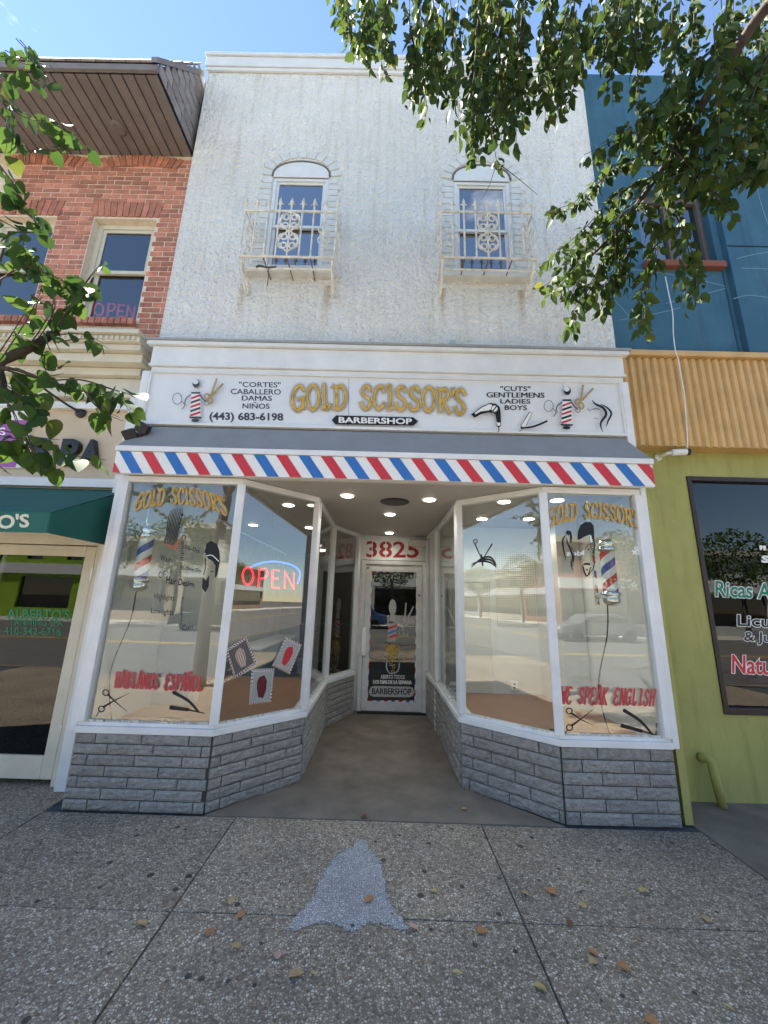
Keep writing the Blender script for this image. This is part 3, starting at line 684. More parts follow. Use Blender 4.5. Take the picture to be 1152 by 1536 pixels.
GREYV = flat('grey_vinyl', (.42,.42,.40), .5)
dp.disc((589, 911), 5.5, GREYV, 12); dp.fill([(586,922),(593,922),(596,932),(584,932)], GREYV); dp.fill([(583,935),(597,935),(593,962),(581,962)], GREYV)
for k in range(3): dp.fill([(583,941+k*7),(596,936+k*7),(595,940+k*7),(582,945+k*7)], (M_VRED, M_BLUE, M_VRED)[k])
dp.stroke([(609,905),(606,940)], 2.2, GREYV); dp.stroke([(620,910),(603,945)], 2.2, GREYV); dp.ring((602,947), 4, 1.2, GREYV, 6); dp.ring((609,950), 3.4, 1.2, GREYV, 5)
for k in range(46):
    cx, cy = 588+dr.gauss(0, 4.5), 978+dr.gauss(0, 9); dp.ring((cx, cy), dr.uniform(1.2, 3), .8, M_GOLD)
dp.stroke([(580,990),(580,1002),(584,1009),(590,1010),(597,1006),(599,995)], 1.8, GREYV, smooth=True); dp.ring((577.5,982), 2.6, 1.2, GREYV, 5); dp.ring((600,985), 2.6, 1.2, GREYV, 6); dp.stroke([(584,998),(593,997)], 1.2, GREYV)
dp.line('ABIERTO TODOS', 571, 607, 1012, 1018, M_VWHITE, .02, bold=.01); dp.line('LOS DIAS DE LA SEMANA', 560, 617.5, 1019.8, 1025.6, M_VWHITE, .02, bold=.01)
dp.fill([(553,1037),(556,1030.5),(561,1028.8),(614,1029.8),(619,1031.5),(622,1038),(619,1044),(614,1046),(560,1045),(555,1043)], GREYV)
dp.line('BARBERSHOP', 558, 617, 1032, 1041.5, M_BLACK, .015, bold=.02)
dp.build('door_lettering', door)
# house number
npn = Print(planeY(6.279), .0015)
npn.line('3825', 549.5, 628, 811.5, 836, M_DKRED, .012, bold=.016)
for x in (558.5, 579): npn.stroke([(x, 809), (x-.4, 840)], 1.3, M_OLDW)
npn.build('house_number', shop)
box('door_closer', (.38, 6.16, 2.50), (.66, 6.278, 2.60), mat('beige_plastic', (.6,.58,.5), .5), shop, bevel=.01)
rb = box('red_notice', (-.452, 6.18, 1.55), (-.40, 6.19, 1.82), M_VRED, shop)

# ---- signboard
SY = 3.46
sb = thing('signboard', 'long white barbershop signboard with gold gothic lettering above the awning', 'sign', (0, SY, 3.24))
pn = box('face_panel', (-2.395, SY+.003, 3.252), (2.285, SY+.05, 3.79), M_SIGN, sb)
fr = MB()
fr.box((-2.413, SY-.02, 3.225), (2.298, SY+.055, 3.2515)); fr.box((-2.413, SY-.02, 3.7905), (2.298, SY+.055, 3.803)); fr.box((-2.413, SY-.02, 3.252), (-2.3955, SY+.055, 3.79)); fr.box((2.2855, SY-.02, 3.252), (2.298, SY+.055, 3.79))
fr.build('frame', M_WHITE, sb, bevel=.003)
pr = Print(planeY(SY+.003), .001)
for xs in (523.5,): pr.stroke([(xs, 566), (xs-1, 645)], .5, M_DGREY)
for t_, a, b, c, d in (('"CORTES"',358.5,421,572.5,580.5),('CABALLERO',346,421.5,583,591.2),('DAMAS',363,407.6,593.3,600.8),('NI\u00d1OS',363.7,404.5,603,612.8)): pr.line(t_, a, b, c, d, M_DGREY, .012, bold=.014)
pr.line('(443) 683-6198', 314, 425, 618, 633, M_DGREY, .014, bold=.03)
for t_, a, b, c, d in (('"CUTS"',750.4,795.8,579,586.5),('GENTLEMENS',730,816.5,588.3,596),('LADIES',750.4,795.6,598.3,605.2),('BOYS',757,790.4,607.7,615)): pr.line(t_, a, b, c, d, M_BLACK, .008, bold=.016)
gt = quad_curve((0, 577.5), (.5, 577.5), (1, 583)); gb = quad_curve((0, 617), (.5, 614), (1, 622.5))
glyphs(pr, GOLDCELLS, [(M_DGREY, 8.6), (M_VWHITE, 7.6), (M_DGREY, 5.4), (M_GOLD, 4.2)], lambda u, v: (436+u*264, gb(u)+(gt(u)-gb(u))*v))
pr.fill([(497.6,630),(504,623),(620,626),(627.4,632),(620,638.5),(503,636.5)], M_BLACK); pr.line('BARBERSHOP', 508, 618, 625.3, 634.3, M_VWHITE, .02, bold=.03)
def pole_icon(o, ink, w):
    ox, oy = o
    pr.disc((ox+1, oy-27), 5.4, ink, 6.6); pr.disc((ox+.2, oy-29.5), 4.4, M_SIGN, 3.8)
    pr.fill([(ox-6,oy-14),(ox+7,oy-14),(ox+7.5,oy-11.5),(ox-6.5,oy-11.5)], ink); pr.fill([(ox-6,oy-11),(ox+7.5,oy-11),(ox+w,oy+22),(ox-w,oy+22)], M_VWHITE)
    for k in range(5): pr.fill([(ox-6.2-k*.4,oy-6+k*6.4),(ox+7.2,oy-11+k*6.4),(ox+7.4,oy-7.7+k*6.4),(ox-6.4-k*.4,oy-2.7+k*6.4)], (M_RED, ink, M_RED, ink, M_RED)[k])
    pr.fill([(ox-w-2,oy+23),(ox+w+2,oy+23.5),(ox+w,oy+26),(ox-w,oy+25.5)], ink); pr.disc((ox, oy+28.5), 6, ink, 2.6)
    pr.stroke([(ox-7,oy-10),(ox-14,oy-4),(ox-16,oy+3)], 1.4, ink, smooth=True); pr.stroke([(ox+7,oy-10),(ox+12,oy-3),(ox+17,oy+1)], 1.4, ink, smooth=True)
    pr.ring((ox-27,oy-4), 7, .9, M_DGREY, 8.5); pr.stroke([(ox-21,oy-1),(ox-16,oy+6),(ox-20,oy+12),(ox-14,oy+4)], .9, M_DGREY, smooth=True); pr.ring((ox+17,oy+2), 3.6, .8, M_DGREY, 4)
pole_icon((293, 602), M_DGREY, 8); pole_icon((850, 613), M_BLACK, 8)
for p, q, r1, r2 in (((325,568.5),(315,597),(310.5,595),(315.5,601)), ((874.5,578),(870.5,604),(866.5,603),(872,609))):
    e = (q[0]+19, q[1]-21); pr.stroke([p, q], 2.6, M_DGREY, w1=3.0).stroke([p, q], 1.6, M_GOLD, w1=2.2); pr.stroke([e, (q[0]-2, q[1]+1)], 2.8, M_DGREY).stroke([e, (q[0]-2, q[1]+1)], 1.7, M_GOLD)
    for c in (r1, r2): pr.ring(c, 3.6, 2.4, M_DGREY, 4.2).ring(c, 3.6, 1.5, M_GOLD, 4.2)
HD = lambda *c: [cpx(k, (690, 565), 4.8) for k in c]
pr.fill(HD((78,270),(102,258),(160,212),(215,190),(258,194),(285,215),(292,250),(296,352),(282,366),(262,358),(266,330),(254,272),(240,262),(205,258),(150,270),(104,296)), M_BLACK)
pr.fill(HD((106,262),(160,220),(213,197),(232,204),(222,236),(205,243),(150,250),(110,272)), M_VWHITE); pr.disc(HD((249,230))[0], 5.4, M_VWHITE, 5.6).ring(HD((249,230))[0], 5.0, .9, M_BLACK).stroke(HD((238,245),(262,215)), 1.7, M_BLACK); pr.fill(HD((266,330),(290,330),(292,350),(270,356)), M_VWHITE)
pr.stroke([(747.5,640),(748.5,645),(747,648)], 1.2, M_BLACK)
pr.fill([(781,640),(794,618),(798.5,619.5),(787,642)], M_VWHITE); pr.stroke([(781,640),(794,618),(798.5,619.5),(787,642),(779,647)], .7, M_DGREY); pr.stroke([(782,641.5),(800,639.5),(820,631.5)], 3.6, M_BLACK, smooth=True).stroke([(784,640),(800,637.6),(819,630)], 1.2, M_VWHITE, smooth=True)
pr.stroke([(888,600),(893,606),(905,612),(909,622),(901,635),(904,648)], 4.0, M_BLACK, smooth=True, taper=True); pr.stroke([(900,606),(910,611),(917,620),(912,632),(909,641)], 3.0, M_BLACK, smooth=True, taper=True)
pr.stroke([(881,613),(884,616),(887,615)], .8, M_BLACK).stroke([(889,614),(894,612.5),(899,614.5)], 1.2, M_BLACK).stroke([(891,627),(896,628)], .8, M_BLACK)
pr.build('lettering', sb)

# ---- striped awning
aw = thing('striped_awning', 'grey sloping awning with red white and blue slanted stripes along its valance', 'awning', (0, 3.3, 2.65))
MB().add([(-2.415,3.452,3.215),(2.30,3.452,3.215),(2.405,3.262,2.935),(-2.495,3.262,2.935),(-2.495,3.452,2.935),(2.405,3.452,2.935)], [(0,3,2,1),(0,4,3),(1,2,5),(3,4,5,2),(0,1,5,4)]).build('hood', M_AWN, aw)
box('fascia', (-2.50, 3.245, 2.882), (2.41, 3.45, 2.932), M_WHITE, aw, bevel=.004)
box('valance', (-2.49, 3.258, 2.672), (2.40, 3.30, 2.878), M_VWHITE, aw)
per = .2055; x = -2.462-.2055; k = 0
while x < 2.4:
    a = [(x, 2.876), (x+per*.5, 2.876), (x+per*.5+.147, 2.674), (x+.147, 2.674)]
    cl = []
    for i in range(4):      # clip to the valance ends
        (x0, z0), (x1, z1) = a[i], a[(i+1) % 4]; lim = 2.398
        if x0 <= lim: cl.append((x0, z0))
        if (x0-lim)*(x1-lim) < 0: f = (lim-x0)/(x1-x0); cl.append((lim, z0+(z1-z0)*f))
    lo = -2.488; c2 = []
    for i in range(len(cl)):
        (x0, z0), (x1, z1) = cl[i], cl[(i+1) % len(cl)]
        if x0 >= lo: c2.append((x0, z0))
        if (x0-lo)*(x1-lo) < 0: f = (lo-x0)/(x1-x0); c2.append((lo, z0+(z1-z0)*f))
    if len(c2) >= 3: MB().prism([(p[0], 3.2535, p[1]) for p in c2], (0, .004, 0)).build('stripe', M_RED if k % 2 == 0 else M_BLUE, aw)
    x += per; k += 1
box('underside', (-2.40, 3.302, 2.69), (2.33, 3.45, 2.72), M_OLDW, aw)

for o in aw.children:
    for v in o.data.vertices: v.co.x *= .986; v.co.z -= .014

# ---- floodlight on the awning
fl = thing('floodlight', 'small black twin floodlight perched on the grey awning end', 'floodlight', (-2.36, 3.36, 2.94))
for dx, dz, rot in ((-.06, .07, -.5), (.05, .14, .4)):
    mb = MB().box((-.055, -.04, -.05), (.055, .05, .05)); o = mb.build('lamp_head', M_BPLASTIC, fl, bevel=.012); o.location = (-2.36+dx, 3.335, 2.99+dz); o.rotation_euler = (.4, rot, .3)
MB().tube([(-2.36,3.37,2.935),(-2.36,3.36,3.0),(-2.31,3.35,3.10)], .018, 8).build('bracket', M_BPLASTIC, fl)

# ---- window guards
def guard(cx, lab, zoff, hanging=None):
    gd = thing('window_guard', lab, 'window guard', (cx, 3.6, 5.05), 'iron guards at the upper windows')
    x0, x1, yf, zb, zt = cx-.5, cx+.49, 3.30, 5.09+zoff, 5.69+zoff
    def bar(name, pts, r, m=M_IRON, seg=6): return MB().tube(pts, r, seg).build(name, m, gd)
    for z in (zb, zt): bar('rail', [(x0, UY-.003, z), (x0, yf, z), (x1, yf, z), (x1, UY-.003, z)], .013)
    n = 9
    xs = [x0+(x1-x0)*i/(n-1) for i in range(n)]
    def finial(x, y):
        mb = MB(); z = zt+.06
        mb.lathe([(.008, -.06), (.008, 0), (.013, .008), (.008, .02), (.02, .05), (.016, .075), (.002, .125)], (x, y, z), (0, 0, 1), 8)
        for s in (-1, 1): mb.tube([(x, y, z+.02), (x+s*.022, y, z+.045), (x+s*.034, y, z+.03)], .006, 5)
        mb.build('finial', M_IRON, gd)
    for i, xx in enumerate(xs):
        b = bar('baluster', [(xx, yf, zb), (xx, yf, zt+.06)], .010, M_IRON if i not in (5,) else M_IRON)
        finial(xx, yf)
    for s in (x0, x1):
        for yy in (3.42, 3.52): bar('baluster', [(s, yy, zb), (s, yy, zt+.05)], .007); finial(s, yy)
    # heart scrolls between the middle balusters
    def scroll(cx_, cz, s, up):
        pts = []
        for k in range(26):
            f = k/25
            if f < .45:
                g_ = f/.45; pts.append((cx_+s*(.105*math.sin(g_*math.pi*.62)), cz+up*(-.12+.19*g_)))
            else:
                g_ = (f-.45)/.55; a = g_*2*math.pi*1.15; rr_ = .05*(1-.62*g_)
                pts.append((cx_+s*(.05+rr_*math.cos(a)*1.0), cz+up*(.07+rr_*math.sin(a)*1.0)))
        return pts
    cxm = (xs[3]+xs[5])/2; zc = (zb+zt)/2
    for cz, up in ((zc+.16, 1), (zc+.16, -1), (zc-.10, 1), (zc-.10, -1)):
        for s in (-1, 1): bar('scroll', [(px, yf-.004, pz) for px, pz in scroll(cxm, cz-.02*up, s, up)], .009, M_IRON, 5)
    for xx in (xs[1], xs[7]):
        for s in (-1, 1):
            for up in (-1, 1):
                pts = [(xx+s*.012+s*.05*math.sin(k/14*math.pi*1.25), yf+.004, zc+up*(.02+.13*(1-math.cos(k/14*math.pi*.9))*.6)) for k in range(15)]
                bar('scroll', pts, .006, M_IRON, 5)
    for s in (x0, x1):
        for up in (-1, 1):
            pts = [(s, 3.45+.07*math.sin(k/16*math.pi*1.6), zc+up*.2*k/16) for k in range(17)]; bar('scroll', pts, .006, M_IRON, 5)
    # under-frame and wall brackets
    bar('lower_rail', [(x0+.02, UY-.003, zb-.10), (x0+.02, yf+.06, zb-.09), (x1-.02, yf+.06, zb-.09), (x1-.02, UY-.003, zb-.10)], .012)
    for s in (x0+.02, x1-.02):
        pts = [(s, yf+.02, zb-.01), (s, yf+.05, zb-.10), (s, yf+.13, zb-.20), (s, yf+.2, zb-.26), (s, yf+.27, zb-.24), (s, yf+.27, zb-.16), (s, yf+.22, zb-.15)]
        bar('bracket', [tuple(p) for p in catmull(pts, 4)], .013, M_IRON)
    for xx in (xs[2], xs[4], xs[6]): bar('floor_bar', [(xx, UY-.003, zb), (xx, yf, zb)], .007, M_RUST)
    if hanging:
        MB().tube(catmull([(x0+.17, 3.355, zb-.085), (x0+.21, 3.345, zb-.075), (x0+.29, 3.35, zb-.088), (x0+.38, 3.345, zb-.082)], 6), .013, 7, r1=.009).build('tied_cloth', M_DGREY, gd)
        MB().tube([(x0+.30, 3.35, zb-.09), (x0+.302, 3.37, zb-.18), (x0+.29, 3.40, zb-.27)], .005, 6).build('tied_cord', M_DGREY, gd)
guard(-1.11, 'rusty white iron window guard with scrollwork at the blue reflecting window', -.01, True)
guard(1.00, 'rusty white iron window guard with scrollwork at the window under the leaves', .03)

# ---- vinyl on the shop panes
OFF = .0135
def pane_plane(p, q): pl = ppane(p, q); pl.p = pl.p - pl.n*.006; return pl
pl1 = pane_plane(A, B); pl2 = pane_plane(B, C_); pr1 = pane_plane(B2, A2); pr2 = pane_plane(C2, B2)
OUTLN = flat('dark_gold_line', (.16, .07, .01), .5)
def window_gold(plane, o, xl, xr, top, bot, lean, parent):
    p = Print(plane, .001); t_, b_ = quad_curve(*top), quad_curve(*bot)
    def wp(u, v):
        y = b_(u)+(t_(u)-b_(u))*v; x = xl+(xr-xl)*u + lean*(1-2*u)*(v-.5); return (o[0]+x/7.2, o[1]+y/7.2)
    glyphs(p, GOLDCELLS, [(M_VWHITE, 4.2), (OUTLN, 3.3), (M_GOLD, 2.0)], wp); p.build('gold_lettering', parent)
window_gold(pl1, (190, 720), 100, 1072, ((0, 150), (.45, 78), (1, 182)), ((0, 342), (.45, 262), (1, 392)), 60, WL)
window_gold(pr1, (815, 740), 48, 1048, ((0, 158), (.45, 98), (1, 200)), ((0, 382), (.45, 272), (1, 402)), 20, WR)
def red_line(plane, words, x0, x1, y0, y1, slope, parent, name):
    p = Print(plane, .001); n = len(words); cells = []
    for i, ch in enumerate(words):
        if ch != ' ': cells.append((ch, (i+.04)/n, (i+.96)/n))
    glyphs(p, cells, [(M_VRED, 3.1), (flat('pale_red_vinyl', (.62,.30,.30), .5), 1.9), (M_VRED, 1.2)], lambda u, v: (x0+(x1-x0)*u+3*(v-.5), y1+(y0-y1)*v+slope*(x1-x0)*u)); p.build(name, parent)
red_line(pl1, 'HABLAMOS ESPA\u00d1OL', 172, 304, 1008, 1031, .05, WL, 'red_lettering')
red_line(pr1, 'WE SPEAK ENGLISH', 841, 983, 1030, 1055, .03, WR, 'red_lettering')
def tools(plane, parent, r1, r2, piv, t1, t2, h0, h1, b0, b1, b2):
    p = Print(plane, .001)
    for r in (r1, r2): p.ring(r, 4.4, 1.7, M_BLACK)
    p.stroke([(r1[0]+3, r1[1]+3), piv, t2], 3.2, M_BLACK, w1=.5); p.stroke([(r2[0]+3, r2[1]-3), piv, t1], 3.4, M_BLACK, w1=.4); p.stroke([(r2[0]-3, r2[1]+3), (r2[0]-8, r2[1]+11)], 1.2, M_BLACK)
    p.build('scissors', parent); p = Print(plane, .001)
    p.stroke([h0, ((h0[0]+h1[0])/2+3, (h0[1]+h1[1])/2-2), h1], 5.4, M_BLACK, smooth=True, w1=3); p.disc(h0, 2.8, M_BLACK); p.stroke([b0, b1], 6.0, M_BLACK, w1=5); p.stroke([b1, b2], 2.6, M_BLACK, w1=1.2); p.build('razor', parent)
tools(pl1, WL, (158.5,1039), (152,1063.5), (171,1051), (194,1039.5), (190,1067), (261,1039), (297,1067), (256,1061.5), (281,1064.5), (306,1070))
tools(pr1, WR, (854,1066.5), (854.5,1091.5), (871,1079), (889,1064.5), (890,1088), (937,1066), (978,1101), (933,1088.5), (962,1096.5), (986,1103))
# service words and portraits on the left pane
p = Print(pl1, .001)
for t_, q in (('Wash', [(241,831),(258,836),(257,845),(240,840)]), ('Cut', [(237,860),(247,853),(249,862),(239,868)]), ('Dip-Dye', [(278,817),(300,823),(299,832),(277,825)]), ('Blow-Dry', [(280,849),(302,854),(301,861),(280,856)]),
              ('Highlights', [(232,890),(262,893),(261,904),(231,900)]), ('Lowlights', [(227,912),(261,914),(260,926),(226,922)]), ('Conditioner', [(279,802),(273,868),(268,868),(273,801)]), ('Straighten', [(276,895),(273,945),(269,945),(272,895)]), ('Curl', [(273,937),(289,936),(289,944),(273,946)])):
    p.text(t_, q, M_BLACK, bold=.004); p.build('service_word', WL); p = Print(pl1, .001)
p.text('Hair Design', [(250,863),(292,873),(291,884),(248,879)], M_BLACK, bold=.02); p.build('service_word', WL); p = Print(pl1, .001)
for k in range(9):
    dx = k*2.6; p.stroke([(256+dx*.9, 757+abs(k-5)*1.5), (252+dx*.9, 780), (250+dx*.8, 800), (246+dx*.9, 813), (250+dx, 822-abs(k-4)*1.5)], 1.5, M_BLACK, smooth=True, taper=True)
for k in range(4): p.stroke([(246+k*4, 812+k*2), (256+k*3, 822), (266+k*2, 812-k*2)], 1.6, flat('rust_vinyl', (.42,.12,.06), .5), smooth=True, taper=True)
p.fill([(271,772),(274.5,770),(274,775)], M_BLACK); p.stroke([(268,785),(273,788),(269,792)], 1.1, M_BLACK, smooth=True)
p.build('woman_portrait', WL); p = Print(pl1, .001)
p.fill([(307,828),(310,815),(317,811),(325,816),(329,826),(330,842),(326,862),(322,868),(323,848),(319,842),(312,838)], M_BLACK); p.fill([(304,866),(309,871),(314,862),(313,880),(308,889),(303,882)], M_BLACK); p.stroke([(308,838),(308,852),(305,862)], 1.2, M_BLACK, smooth=True); p.stroke([(309,834),(318,833),(328,842)], 1.2, M_VWHITE, smooth=True); p.stroke([(316,858),(320,857)], 1.2, M_BLACK)
p.build('man_portrait', WL)
# portraits on the right pane
p = Print(pr1, .001); q = lambda *c: [cpx(k, (815, 740), 7.2) for k in c]
p.fill(q((370,502),(372,420),(400,345),(450,310),(510,310),(545,350),(550,430),(552,530),(535,520),(515,450),(500,445),(440,470),(400,495)), M_BLACK)
p.stroke(q((552,520),(548,680),(545,790),(512,850),(470,895),(440,850),(425,780)), 1.5, M_BLACK, smooth=True); p.fill(q((425,778),(440,755),(470,750),(500,755),(512,780),(470,772)), M_BLACK); p.stroke(q((428,790),(470,895),(512,800)), 1.6, M_BLACK, smooth=True)
p.stroke(q((455,600),(480,560),(510,550)), 1.0, M_BLACK, smooth=True).disc(q((488,605))[0], 1.2, M_BLACK); p.fill(q((455,820),(488,820),(472,842)), M_BLACK)
p.build('man_portrait', WR); p = Print(pr1, .001)
p.fill(q((240,420),(262,398),(300,410),(312,470),(305,540),(290,530),(285,450),(250,445)), M_BLACK)
p.stroke(q((245,450),(212,500),(215,590),(245,720)), 2.8, M_BLACK, smooth=True, taper=True); p.stroke(q((250,470),(262,540),(300,620),(318,700),(300,760),(318,840)), 3.2, M_BLACK, smooth=True, taper=True); p.stroke(q((285,560),(330,640),(325,740),(305,800)), 1.2, M_BLACK, smooth=True, taper=True)
p.build('woman_portrait', WR); p = Print(pr1, .001)
p.text('kids', q((440,615),(250,620),(250,675),(440,670)), M_VWHITE, bold=.02); p.build('reflected_word', WR); p = Print(pr1, .001); p.text('&', q((1050,570),(948,575),(948,660),(1050,662)), M_VWHITE, bold=.02)  # reflection of an opposite sign, painted on the pane as mirrored white letters
p.build('reflected_word', WR)
p = Print(pr2, .001)
for k in range(3): p.stroke([(706,852-k*3),(722,838+k*2),(736,836+k*4),(745,848+k*2)], 3.0, M_BLACK, smooth=True, taper=True)
p.stroke([(712,815),(722,838)], 2.0, M_BLACK, w1=1); p.stroke([(738,816),(722,842)], 2.0, M_BLACK, w1=1); p.ring((713,812), 3, 1.2, M_BLACK); p.stroke([(722,832),(724,848)], 2.4, M_BLACK); p.build('emblem', WR)

# ---- striped-border hair photographs taped inside the angled pane
def poster(quad, label, tone, cat='poster'):
    pl = Plane(pl2.p + pl2.n*.010, pl2.n); P = [pl.at(x, y) for x, y in quad]
    t = thing('hair_poster', label, cat, tuple(P[3]), 'photographs in the angled pane')
    MB().prism([v - pl.n*.004 for v in P], -pl.n*.002).build('backing', M_VWHITE, t)
    pp = Print(pl, -.003); c = Vector((sum(x for x, y in quad)/4, sum(y for x, y in quad)/4))
    e = [Vector(a) for a in quad]; k = 0
    for i in range(4):
        a, b = e[i], e[(i+1) % 4]; ia, ib = a+(c-a)*.14, b+(c-b)*.14; n = 9
        for j in range(n):
            f0, f1 = j/n, (j+.5)/n; k += 1
            o0, o1 = a+(b-a)*f0, a+(b-a)*f1; i0, i1 = ia+(ib-ia)*min(1, f0+.06), ia+(ib-ia)*min(1, f1+.06)
            pp.fill([tuple(o0), tuple(o1), tuple(i1), tuple(i0)], M_DKRED if k % 2 else M_BLACK)
    pp.build('striped_border', t); pp = Print(pl, -.0025)
    inn = [tuple(a+(c-a)*.16) for a in e]; pp.fill(inn, flat('photo_ground_'+label[:5], tone[0], .35)); ax = (e[1]-e[0])*.5; ay = (e[3]-e[0])*.5
    mp = lambda u, v: tuple(c+ax*u+ay*v)
    rr = random.Random(len(label))
    pp.fill([mp(-.28,-.5), mp(.15,-.62), mp(.42,-.3), mp(.4,.25), mp(.2,.68), mp(-.25,.62), mp(-.42,.1), mp(-.45,-.25)], flat('photo_hair_'+label[:5], tone[1], .4))
    for j in range(7):
        u = -.32+j*.1; pp.stroke([mp(u*.6, -.5), mp(u, 0), mp(u*.8+rr.uniform(-.05,.05), .6)], 1.2, flat('photo_shine_%d_' % (j % 2)+label[:5], tuple(min(1, x*(1.5 if j % 2 else .6)) for x in tone[1]), .4), smooth=True, taper=True)
    pp.build('photograph', t)
def px3(c): return (120+c[0]*.3125, 700+c[1]*.3125)
poster([px3(c) for c in ((700,880),(800,815),(848,945),(742,1018))], 'blonde hair photograph with striped border tilted in the angled pane', ((.10,.09,.09), (.42,.34,.28)))
poster([px3(c) for c in ((988,815),(1066,855),(1008,998),(925,955))], 'bright red hair photograph with striped border near the angled pane corner', ((.35,.36,.34), (.50,.03,.04)))
poster([px3(c) for c in ((825,972),(935,968),(918,1130),(812,1143))], 'dark burgundy hair photograph with striped border hung lowest of three', ((.30,.33,.32), (.12,.012,.02)))

# ---- neon sign behind the angled pane
np_ = Plane(pl2.p - pl2.n*.09, pl2.n)
ns = thing('neon_sign', 'lit red neon open sign with blue arc in the angled pane', 'neon sign', tuple(np_.at(405, 880)))
def neon(st, m, name, r=.009): return MB().tube([np_.at(x, y) for x, y in st], r, 7).build(name, m, ns, smooth=True)
neon([(372+8*math.cos(a*math.pi/8), 864+13*math.sin(a*math.pi/8)) for a in range(17)], M_NEONR, 'neon_letter')
neon([(388,880),(389,854),(398,853),(402,860),(398,867),(389,868)], M_NEONR, 'neon_letter'); neon([(419,856),(409,855),(408,881),(419,882)], M_NEONR, 'neon_letter'); neon([(409,868),(417,868)], M_NEONR, 'neon_letter'); neon([(427,883),(427,857),(441,884),(441,859)], M_NEONR, 'neon_letter')
neon(catmull([np_ and (376,852,0), (390,845,0), (410,842,0), (430,845,0), (445,852,0), (450,862,0), (446,876,0)], 6) and [(v.x, v.y) for v in catmull([(376,851,0), (390,845,0), (410,842.5,0), (430,845,0), (445,852,0), (450,862,0), (446,876,0)], 6)], M_NEONB, 'neon_arc')
MB().prism([np_.at(x, y, -.03) for x, y in ((366,846),(452,846),(452,886),(366,886))], -np_.n*.006).build('backboard', glass('clear_board', base=.02), ns)
MB().tube([np_.at(408, 846), np_.at(408, 800), np_.at(409, 770)], .002, 5).build('hanging_wire', M_BLACK, ns)

# ---- barber poles hung in both front windows
def barber_pole(x, y, z0, label, cord_end):
    t = thing('barber_pole', label, 'barber pole', (x, y, z0), 'barber poles in the windows')
    r = .062; h = .36; zb = z0+.13
    n = 16; mb = MB(); rows = 30
    for j in range(rows+1):
        for k in range(n):
            a = 2*math.pi*k/n + j/rows*8.0; mb.v.append((x+r*math.cos(a), y+r*math.sin(a), zb+h*j/rows))
    colmap = [0]*4+[1]*4+[0]*4+[2]*4
    for j in range(rows):
        for k in range(n): mb.f.append((j*n+k, j*n+(k+1) % n, (j+1)*n+(k+1) % n, (j+1)*n+k)); mb.m.append(colmap[k])
    mb.build('striped_cylinder', [M_VWHITE, M_VRED, flat('pole_blue', (.05,.09,.40), .4)], t, smooth=True)
    MB().lathe([(.02,-.13),(.055,-.115),(.075,-.09),(.075,-.06),(.066,-.05),(.084,-.035),(.084,-.012),(.07,-.004),(.07,0)], (x, y, zb), (0,0,1), 24).build('base_cap', M_CHROME, t, smooth=True)
    MB().lathe([(.07,0),(.07,.004),(.084,.012),(.084,.035),(.066,.05),(.078,.06),(.078,.085),(.05,.115),(.02,.12)], (x, y, zb+h), (0,0,1), 24).build('top_cap', M_CHROME, t, smooth=True)
    br = MB(); br.box((x-.10, y+.07, zb+h*.5-.30), (x-.075, y+.10, zb+h*.5+.34)); br.box((x-.10, y-.01, zb+h+.05), (x-.06, y+.08, zb+h+.08)); br.box((x-.10, y-.01, zb-.06), (x-.06, y+.08, zb-.035)); br.build('bracket', M_CHROME, t)
    MB().tube([(x-.087, y+.085, zb+h*.5+.3), (x-.087, y+.085, ZC-.002)], .008, 6).build('hanger', M_CHROME, t)
    MB().tube(catmull([(x-.03, y+.02, z0+.01), (x-.05, y+.04, z0-.25), (x-.16, y+.06, z0-.7), cord_end], 6), .006, 5).build('power_cord', M_BPLASTIC, t)
barber_pole(2.05, 3.56, 1.62, 'red white blue barber pole with chrome caps beside the bearded portrait', (1.95, 3.6, .51))
barber_pole(-2.235, 3.56, 1.63, 'red white blue barber pole with chrome caps beside the service words', (-2.3, 3.62, .51))
# cables and a plug strip lying on the display floors
cb = MB().tube(catmull([(-2.3,3.5,.508),(-2.1,3.52,.51),(-1.95,3.6,.56),(-1.8,3.56,.60),(-1.68,3.62,.56),(-1.66,3.58,.508),(-1.5,3.66,.508)], 8), .008, 6).build('loose_cable', M_DGREY); tag(cb, 'grey looped cable lying on the wood floor behind the Spanish lettering', 'cable')
ps = thing('plug_strip', 'small plug strip on the display floor by the looped cable', 'plug strip', (-1.9, 3.6, .5))
box('body', (-2.02,3.57,.502), (-1.74,3.63,.54), M_DGREY, ps, bevel=.006)
for k in range(4): box('plug', (-1.99+k*.065,3.58,.5405), (-1.955+k*.065,3.62,.57), M_BPLASTIC, ps, bevel=.004)
cb = MB().tube(catmull([(1.55,3.9,.506),(1.75,3.75,.507),(2.0,3.62,.508),(2.2,3.6,.508),(2.28,3.55,.56),(2.30,3.53,.68)], 8), .007, 6).build('loose_cable', M_DGREY); tag(cb, 'thin dark cable trailing over the wood floor below the English lettering', 'cable')

